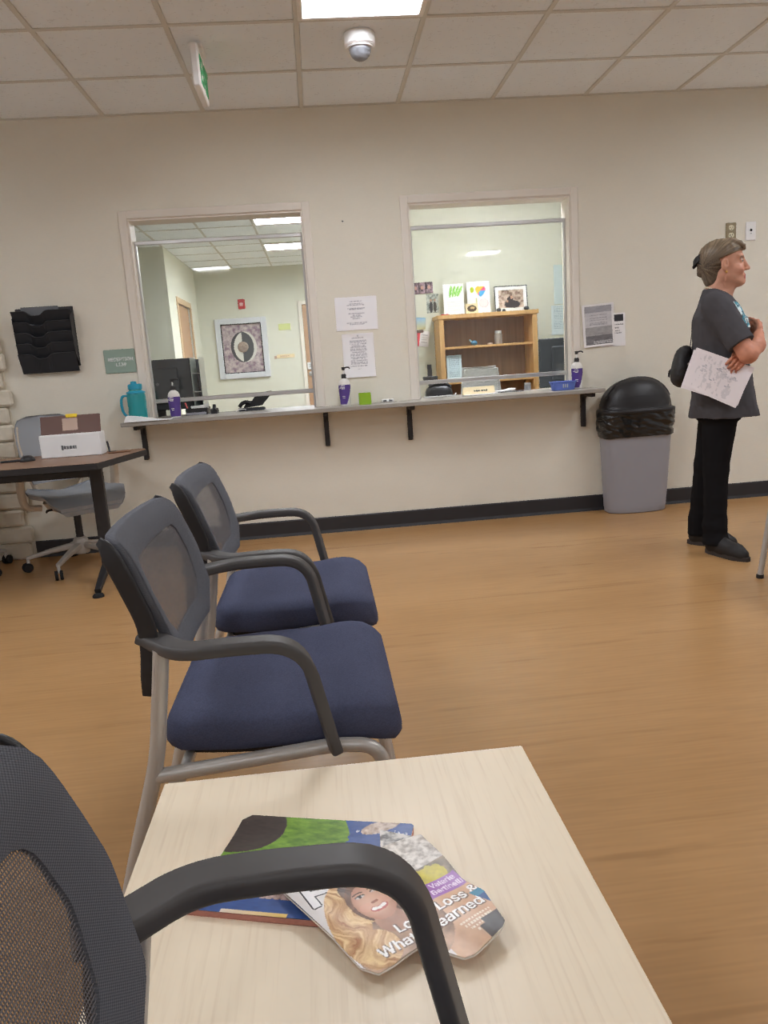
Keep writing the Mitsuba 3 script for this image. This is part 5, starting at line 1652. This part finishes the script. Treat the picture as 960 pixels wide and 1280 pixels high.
# trunk (under the clothes)
B_.stack([(1.36, .045, 0, .055, .07, 2), (1.33, .045, 0, .068, .13, 2.2), (1.25, .05, 0, .092, .155, 2.4), (1.08, .055, 0, .10, .135, 2.3), (.95, .065, 0, .11, .14, 2.3), (.82, .065, 0, .115, .155, 2.4), (.78, .06, 0, .105, .15, 2.4)], .03)
for s, kn, an in ((1, (.055, .085, .45), (.050, .105, .075)), (-1, (.010, -.085, .45), (-.030, -.10, .075))):
    hp = (.062, s * .078, .83)
    B_.chain([L3(*hp), L3(*kn), L3(*an)], (.078, .048, .036), .03)
# right arm (camera side), folded; left arm crossing under it
RE, RW = (.192, .238, 1.052), (.242, .045, 1.142)
LE, LW = (.236, -.165, 1.118), (.210, .090, 1.090)
B_.chain([L3(.038, .165, 1.305), L3(*RE)], (.052, .043), .03)
B_.chain([L3(*RE), L3((RE[0] + RW[0]) / 2 + .012, (RE[1] + RW[1]) / 2, (RE[2] + RW[2]) / 2 - .004), L3(*RW)], (.043, .042, .027), .015)
B_.chain([L3(.038, -.165, 1.305), L3(*LE)], (.052, .040), .03)
B_.chain([L3(*LE), L3((LE[0] + LW[0]) / 2 + .008, (LE[1] + LW[1]) / 2, (LE[2] + LW[2]) / 2), L3(*LW)], (.040, .038, .026), .015)


def hand(wrist, palm_dir, across, normal, lens, curl_, thumb, spread=0.0, k=.006):
    """palm_dir: wrist -> knuckles; across: index side; normal: the back of the hand"""
    w = np.array(wrist, float)
    d, x, n = (np.array(v, float) / np.linalg.norm(v) for v in (palm_dir, across, normal))
    for o in (-.028, -.010, .010, .028):
        B_.cap(L3(*(w + x * o * .6)), L3(*(w + d * .078 + x * o)), .0125, .0105, .014)
    tips = []
    for i, o in enumerate((.030, .010, -.010, -.029)):
        p = w + d * .080 + x * o
        dd = d + x * (spread * (1.5 - i))
        dd /= np.linalg.norm(dd)
        pts, ang = [p], 0
        for q, fr in enumerate((.45, .31, .24)):
            ang += curl_[q]
            v = dd * math.cos(ang) - n * math.sin(ang)
            pts.append(pts[-1] + v * lens[i] * fr)
        B_.chain([L3(*p_) for p_ in pts], (.0095, .0088, .0082, .0070), .003)
        tips.append((pts[-1], v, n, dd))
    t0 = w + d * .022 + x * .030
    pts = [t0] + [t0 + np.array(d) * a + x * b - n * c for a, b, c in thumb]
    B_.chain([L3(*p_) for p_ in pts], (.0135, .0115, .0100, .0085)[:len(pts)], .008)
    return tips
# left hand: comes out under the right elbow, fingers down over the papers
tips_l = hand((.200, .150, 1.082), (-.50, .50, -.55), (-.62, .0, .62), (.35, .85, .30), (.066, .074, .069, .054), (.08, .25, .25), ((.028, .006, .004), (.050, .004, .014), (.068, .0, .020)))
# right hand: laid on the left upper arm
tips_r = hand(RW, (-.12, -.90, .42), (.35, .30, .85), (.90, -.15, -.20), (.068, .076, .071, .056), (.25, .45, .35), ((.030, .010, .004), (.055, .012, .010), (.074, .008, .016)))
bm = body.mesh(3)
v = np.asarray(bm.vertices)
a_, b_, z_ = v[:, 0], -v[:, 1], v[:, 2]
n1 = meshkit.fbm(v * 55, 3, 1)
col = lin((198, 146, 122)) * (0.90 + 0.2 * n1)[:, None]
col = np.where((z_ < 1.32)[:, None], lin((192, 130, 104)) * (0.90 + 0.2 * n1)[:, None], col)
def tint(mask, c, k_):
    m_ = np.asarray(mask, float)[:, None] * k_
    col[:] = col * (1 - m_) + lin(c) * m_
tint(np.exp(-(((a_ - .150) / .03) ** 2 + ((np.abs(b_) - .038) / .022) ** 2 + ((z_ - 1.474) / .022) ** 2)), (196, 120, 100), .5)
tint((a_ > .160) & (np.abs(z_ - 1.443) < .0125) & (np.abs(b_) < .024), (168, 84, 78), .8)
tint((a_ > .150) & (np.abs(z_ - (1.5365 - 4 * (np.abs(b_) - .03) ** 2)) < .0045) & (np.abs(np.abs(b_) - .032) < .018), (104, 78, 62), .75)
tint((a_ > .14) & (np.abs(z_ - 1.527) < .0028) & (np.abs(np.abs(b_) - .031) < .015), (84, 60, 52), .7)
P = thing('person', 'woman with pinned-up hair, charcoal top, arms folded, standing in profile by bin', 'person')
part(P, 'body', PW(bm), SKIN, True, color=col)
for s in (1, -1):
    e = trimesh.creation.icosphere(3, .0115)
    c_ = np.tile(lin((196, 182, 172)), (len(e.vertices), 1))
    d_ = e.vertices @ np.array([1.0, 0, 0]) / .0115
    c_[d_ > .70] = lin((92, 92, 84))
    c_[d_ > .90] = lin((16, 14, 14))
    e.apply_translation(L3(.1535, s * .031, 1.5185))
    part(P, 'eye', PW(e), SKIN, True, color=c_)
    part(P, 'earring', PW(tf(trimesh.creation.icosphere(1, .006), np.eye(3), L3(.088, s * .089, 1.466))), GOLD, True)
# finger nails
for tp in (tips_l, tips_r):
    for p_, v_, n_, d_ in tp:
        nn_ = n_ * math.cos(1.0) + d_ * math.sin(1.0)
        m = trimesh.creation.icosphere(1, 1.0)
        m.vertices *= [.005, .004, .0025]
        q = np.array(p_) - v_ * .002 + nn_ * .0062
        part(P, 'nail', PW(tf(m, np.eye(3), L3(*q))), mat('nail', (150, 84, 84), 0.25) if 'mat_nail' not in scene else 'mat_nail', True)

# hair
hf = Field((-0.09, -0.12, 1.36), (0.23, 0.12, 1.67), 0.0035)
hf.ell(L3(.060, 0, 1.552), (.110, .083, .088), 0)
hf.ell(L3(.020, 0, 1.495), (.056, .068, .070), .03)
hf.ell(L3(.026, 0, 1.432), (.042, .052, .040), .03)
hf.cap(L3(-.022, .006, 1.530), L3(-.036, .0, 1.478), .026, .018, .02)
for o, zz in ((.034, 1.572), (.018, 1.580), (0, 1.583), (-.018, 1.580), (-.034, 1.572)):
    hf.chain([L3(.105, o * 1.1, 1.620), L3(.150, o, 1.604), L3(.167, o, 1.590), L3(.174, o * .95, zz - .012)], (.016, .010, .006, .004), .008)
for s in (1, -1):
    hf.cap(L3(.105, s * .066, 1.590), L3(.100, s * .074, 1.530), .014, .009, .014)
def face_cut(x, y, z):
    side = 1.545 + np.clip((x - .09) * .40, -.02, .024)
    d1 = z - side
    d2 = (.078 + (1.47 - z) * .35) - x
    return np.maximum(d1, d2)
hf.add(face_cut, (.03, -.12, 1.36), (.23, .12, 1.60), .010, 'cut')
hm = hf.mesh(3)
v = np.asarray(hm.vertices)
ang = np.arctan2(v[:, 2] - 1.50, v[:, 0] + .03)
rad = np.hypot(v[:, 2] - 1.50, v[:, 0] + .03)
st = meshkit.fbm(np.stack([ang * 34, v[:, 1] * 30, rad * 6], 1), 3, 2)
st2 = meshkit.fbm(np.stack([ang * 10, v[:, 1] * 22, rad * 4], 1), 3, 7)
nrm = hm.vertex_normals
hm.vertices = v + nrm * (0.005 * (st2 - .5) + .0025 * (st - .5))[:, None]
t = np.clip(st * 1.3 + st2 * .5 - .55 + np.clip((v[:, 2] - 1.56) * 3, -.15, .25), 0, 1)
part(P, 'hair', PW(hm), HAIR, True, color=lin((70, 58, 48)) + (lin((150, 132, 108)) - lin((70, 58, 48))) * t[:, None])
k = P + '__hair'
m = []
for s in (1, -1):
    m.append(sweep(rrect(.030, .008, .003), smooth_path([L3(-.030, s * .034, 1.560), L3(-.052, s * .030, 1.545), L3(-.066, s * .012, 1.527), L3(-.060, s * .004, 1.512)], 6), side=(0, 0, 1)))
    for o in (-.012, 0, .012):
        m.append(tube(smooth_path([L3(-.050, s * .026, 1.540 + o), L3(-.030, s * .042, 1.532 + o), L3(-.012, s * .050, 1.522 + o)], 5), .003, 6))
part(P + '__hair', 'hair_claw', PW(cat_(m)), BLACK, 40)

# top
cf = Field((-0.16, -0.29, 0.70), (0.33, 0.29, 1.45), 0.005)
SH = [(1.392, .030, 0, .050, .070, 2), (1.372, .036, 0, .062, .098, 2.1), (1.345, .044, 0, .078, .145, 2.3), (1.305, .050, 0, .100, .178, 2.5), (1.24, .059, 0, .128, .182, 2.5), (1.185, .066, 0, .139, .176, 2.4), (1.11, .058, 0, .132, .166, 2.4),
      (1.02, .060, 0, .134, .168, 2.4), (.94, .076, 0, .145, .176, 2.4), (.85, .083, 0, .157, .188, 2.5), (.76, .087, 0, .166, .197, 2.6), (.735, .088, 0, .168, .199, 2.6)]
cf.stack(SH, 0)
def sleeve(s, e, endf):
    p0 = np.array((.036, s * .160, 1.312))
    p1 = p0 + (np.array(e) - p0) * endf
    cf.cap(L3(*p0), L3(*p1), .062, .066, .03)
    d = (p1 - p0) / np.linalg.norm(p1 - p0)
    pc = np.array(L3(*p1))
    dl = np.array(L3(*d))
    cf.add(lambda x, y, z: -((x - pc[0]) * dl[0] + (y - pc[1]) * dl[1] + (z - pc[2]) * dl[2]) + np.maximum(np.sqrt((x - pc[0]) ** 2 + (y - pc[1]) ** 2 + (z - pc[2]) ** 2) - .085, 0) * 4,
           pc - .10, pc + .10, .004, 'cut')
sleeve(1, RE, .80)
sleeve(-1, LE, .80)
# neck opening
cf.cap(L3(.058, 0, 1.36), L3(.085, 0, 1.45), .060, .066, .006, 'cut')
# vents at the sides of the hem
for s in (1, -1):
    cf.add(lambda x, y, z: np.abs(x + .055) - .006 - np.clip((.80 - z) * .12, 0, .02), (-.09, min(s * .1, s * .24), .70), (-.02, max(s * .1, s * .24), .80), .004, 'cut') if s > 0 else None
cm = cf.mesh(4)
v = np.asarray(cm.vertices)
nrm = cm.vertex_normals
fold = meshkit.fbm(np.stack([v[:, 0] * 16 + v[:, 2] * 7, v[:, 1] * 16, v[:, 2] * 5], 1), 3, 3) - .5
fold2 = np.sin(v[:, 0] * 60 + v[:, 2] * 26 + 6 * fold) * np.clip((1.12 - v[:, 2]) * 2, 0, .6)
v = v + nrm * (0.018 * fold + .0028 * fold2)[:, None]
flare = np.clip((.80 - v[:, 2]) / .07, 0, 1)
v[:, 0] += 0.008 * flare * np.sin(v[:, 1] * 30 + v[:, 0] * 12)
cm.vertices = v
nn = meshkit.fbm(v * 30, 3, 4)
col = lin((72, 70, 73)) * (0.85 + .3 * nn)[:, None]
pr = (v[:, 0] > .085) & (v[:, 2] > 1.185) & (v[:, 2] < 1.315) & (np.abs(v[:, 1] + .0) < .135)
q1 = meshkit.fbm(v * 75, 3, 11)
col[pr & (q1 > .52)] = lin((212, 224, 226))
col[pr & (q1 < .44)] = lin((70, 140, 156))
part(P, 'scrub_top', PW(cm), CLOTH, True, color=col)
part(P, 'lanyard', PW(tube(smooth_path([L3(-.012, -.02, 1.402), L3(-.012, .02, 1.404), L3(.012, .056, 1.395), L3(.05, .070, 1.376), L3(.09, .062, 1.352), L3(.125, .040, 1.322), L3(.150, .02, 1.27)], 6), .0032, 8)), IVORY, 40)

# trousers
tfld = Field((-0.16, -0.28, 0.02), (0.26, 0.28, 0.90), 0.005)
tfld.stack([(.88, .068, 0, .112, .15, 2.4), (.80, .066, 0, .120, .162, 2.5), (.72, .064, 0, .110, .165, 2.6)], 0)
tfld.chain([L3(.070, .080, .78), L3(.055, .088, .46), L3(.055, .106, .16), L3(.060, .110, .070)], (.094, .062, .058, .066), .02)
tfld.chain([L3(.060, -.080, .78), L3(.012, -.086, .46), L3(-.020, -.10, .16), L3(-.026, -.10, .075)], (.094, .068, .060, .062), .02)
for c in ((.060, .110), (-.026, -.10)):
    tfld.add(lambda x, y, z: z - .055, (-.16, -.28, .0), (.26, .28, .06), .003, 'cut')
tm = tfld.mesh(4)
v = np.asarray(tm.vertices)
fold = meshkit.fbm(np.stack([v[:, 0] * 12, v[:, 1] * 12, v[:, 2] * 26], 1), 3, 9) - .5
tm.vertices = v + tm.vertex_normals * (0.010 * fold * np.clip((.55 - v[:, 2]) * 3, .2, 1))[:, None]
part(P, 'trousers', PW(tm), TROUSER, True)

# shoes
def shoe(heel, toe, name):
    h_, t_ = np.array(heel, float), np.array(toe, float)
    d = (t_ - h_) / np.linalg.norm(t_ - h_)
    s_ = np.array([d[1], -d[0]])
    Ln = np.linalg.norm(t_ - h_)
    sf = Field((-0.05, -0.075, 0.004), (Ln + .04, 0.075, 0.16), 0.004)
    sf.chain([(.045, 0, .045), (.12, .002, .042), (.19, .004, .034), (Ln - .042, .002, .026)], (.040, .041, .043, .036), .02)
    sf.cap((.050, 0, .06), (.058, 0, .098), .040, .041, .02)
    sf.cap((.085, 0, .075), (.15, 0, .055), .034, .030, .02)
    sf.add(lambda x, y, z: z - .014, (-.05, -.08, .0), (Ln + .04, .08, .02), .004, 'cut')
    sf.add(lambda x, y, z: .112 - z, (-.05, -.08, .105), (Ln + .04, .08, .16), .003, 'cut')
    m = sf.mesh(3)
    Rm_ = np.array([[d[0], s_[0], 0], [d[1], s_[1], 0], [0, 0, 1.0]])
    def place(m):
        q = m.copy()
        v = np.asarray(q.vertices) @ Rm_.T + [h_[0], h_[1], 0]
        q.vertices = v * [1, -1, 1]
        q.invert()
        q = PW(q)
        if q.volume < 0:
            q.invert()
        return q
    k = part(P, 'shoe', place(m), SHOEM, True)
    out = []
    for t in np.linspace(0, 2 * pi, 48, endpoint=False):
        c, sn = math.cos(t), math.sin(t)
        x = Ln * .5 + (Ln * .5 + .004) * np.sign(c) * abs(c) ** .75
        w = np.interp(x, [0, .06, .12, .20, Ln], [.030, .038, .036, .046, .030])
        out.append((x, w * np.sign(sn) * abs(sn) ** .6 + .002))
    out = np.array(out)
    part(k, 'sole', place(loft([np.column_stack([out * 1.0, np.full(48, z)]) for z in (0.0, 0.010, 0.022)])), mat('shoe_sole', (58, 52, 50), 0.7) if 'mat_shoe_sole' not in scene else 'mat_shoe_sole')
    part(k, 'laces', place(cat_(*[tube(smooth_path([(x, -.026, z - .012), (x + .004, 0, z + .004), (x, .026, z - .012)], 4), .003, 6) for x, z in ((.115, .098), (.135, .090), (.155, .080))])), BLACK)
    part(k, 'tongue_tab', place(box(.088, .094, -.014, .014, .098, .122, .002)), LGREY)
    part(k, 'side_emblem', place(tf(prism(Polygon(circ(.014, 20, .008)), 0, .004), np.array([[1, 0, 0], [0, 0, 1], [0, 1, 0.0]]), (.105, .0395, .052))), MGREY)
shoe((.015, .072), (.215, .250), 'r')
shoe((-.085, -.115), (.175, -.045), 'l')

# papers in her hand
def paper_local(TL, TR, BR, BL, off, seed, ink=True):
    nx, ny = 60, 76
    U, V = np.meshgrid(np.linspace(0, 1, nx), np.linspace(0, 1, ny))
    TL, TR, BR, BL = (np.array(q) for q in (TL, TR, BR, BL))
    az = (TL * (1 - U[..., None]) + TR * U[..., None]) * (1 - V[..., None]) + (BL * (1 - U[..., None]) + BR * U[..., None]) * V[..., None]
    b = .198 + (1.05 - az[..., 1]) * .13 + off + .012 * np.sin(U * 3.0 + .4) * V
    vv = np.stack([az[..., 0].ravel(), -b.ravel(), az[..., 1].ravel()], 1)
    i = np.arange(nx * ny).reshape(ny, nx)
    p, q, r, s = i[:-1, :-1].ravel(), i[:-1, 1:].ravel(), i[1:, 1:].ravel(), i[1:, :-1].ravel()
    f = np.vstack([np.stack([p, r, q], 1), np.stack([p, s, r], 1)])
    c = np.tile(lin((228, 220, 222)), (nx * ny, 1))
    if ink:
        g = meshkit.fbm(np.stack([U.ravel() * 26, V.ravel() * 9, U.ravel() * 0], 1), 3, seed)
        m_ = (g > .60) & (U.ravel() > .12) & (U.ravel() < .8) & (V.ravel() > .08) & (V.ravel() < .92)
        c[m_] = lin((206, 200, 203))
        rg = np.random.default_rng(seed)
        for _ in range(9):
            cu, cv = rg.uniform(.2, .8), rg.uniform(.15, .85)
            th = rg.uniform(0, 6)
            for tt in np.linspace(0, 1, 40):
                uu, ww = cu + .07 * math.sin(th + tt * 9) * tt, cv + .08 * tt
                d_ = np.abs(U - uu) * 1.0 + np.abs(V - ww)
                c[(d_ < .008).ravel()] = lin((168, 165, 172))
    return tri(vv, f), c
k = thing('held_papers', 'white handwritten papers held against her hip by the woman', 'papers')
m, c = paper_local((-.045, 1.102), (.222, .985), (.140, .790), (-.112, .920), 0, 3)
part(k, 'front_sheet', PW(m), VCOL, True, color=c)
m, c = paper_local((-.058, 1.092), (.215, .985), (.150, .802), (-.118, .905), -.003, 5, False)
part(k, 'rear_sheet', PW(m), VCOL, True, color=c)

# shoulder bag
bf_ = Field((-0.20, -0.16, 0.86), (0.0, 0.16, 1.17), 0.005)
bf_.ell(L3(-.118, .02, 1.005), (.052, .115, .098), 0)
bf_.ell(L3(-.124, .02, .955), (.054, .118, .055), .03)
bf_.cap(L3(-.100, -.05, 1.09), L3(-.100, .09, 1.09), .022, .022, .03)
bg = bf_.mesh(3)
v = np.asarray(bg.vertices)
fold = meshkit.fbm(np.stack([v[:, 0] * 18, v[:, 1] * 18, v[:, 2] * 22], 1), 3, 6) - .5
v = v + bg.vertex_normals * (0.014 * fold)[:, None]
bg.vertices = v
k = thing('shoulder_bag', 'black soft shoulder bag hanging behind the woman', 'bag')
part(k, 'pouch', PW(bg), mat('bag_black', (34, 33, 35), 0.6), True)
part(k, 'strap', PW(sweep(rrect(.028, .004, .001), smooth_path([L3(-.080, .06, 1.10), L3(-.073, .05, 1.17), L3(-.070, .04, 1.24), L3(-.050, .01, 1.30), L3(-.028, -.04, 1.352), L3(-.010, -.09, 1.372), L3(.035, -.115, 1.385), L3(.10, -.145, 1.31), L3(.075, -.19, 1.20), L3(-.02, -.185, 1.13), L3(-.095, -.06, 1.095)], 6), side=(0, 1, 0))), BLACK, 40)
part(k, 'zip_pull', PW(tf(trimesh.creation.icosphere(1, .006), np.eye(3), L3(-.085, .118, 1.02))), ALU, True)
part(k, 'fringe', PW(cat_(*[tube(smooth_path([L3(-.165, .01 + .012 * i, 1.00), L3(-.182, .01 + .012 * i, .985), L3(-.186, .01 + .012 * i, .955)], 4), .004, 6) for i in range(4)])), BLACK, 40)
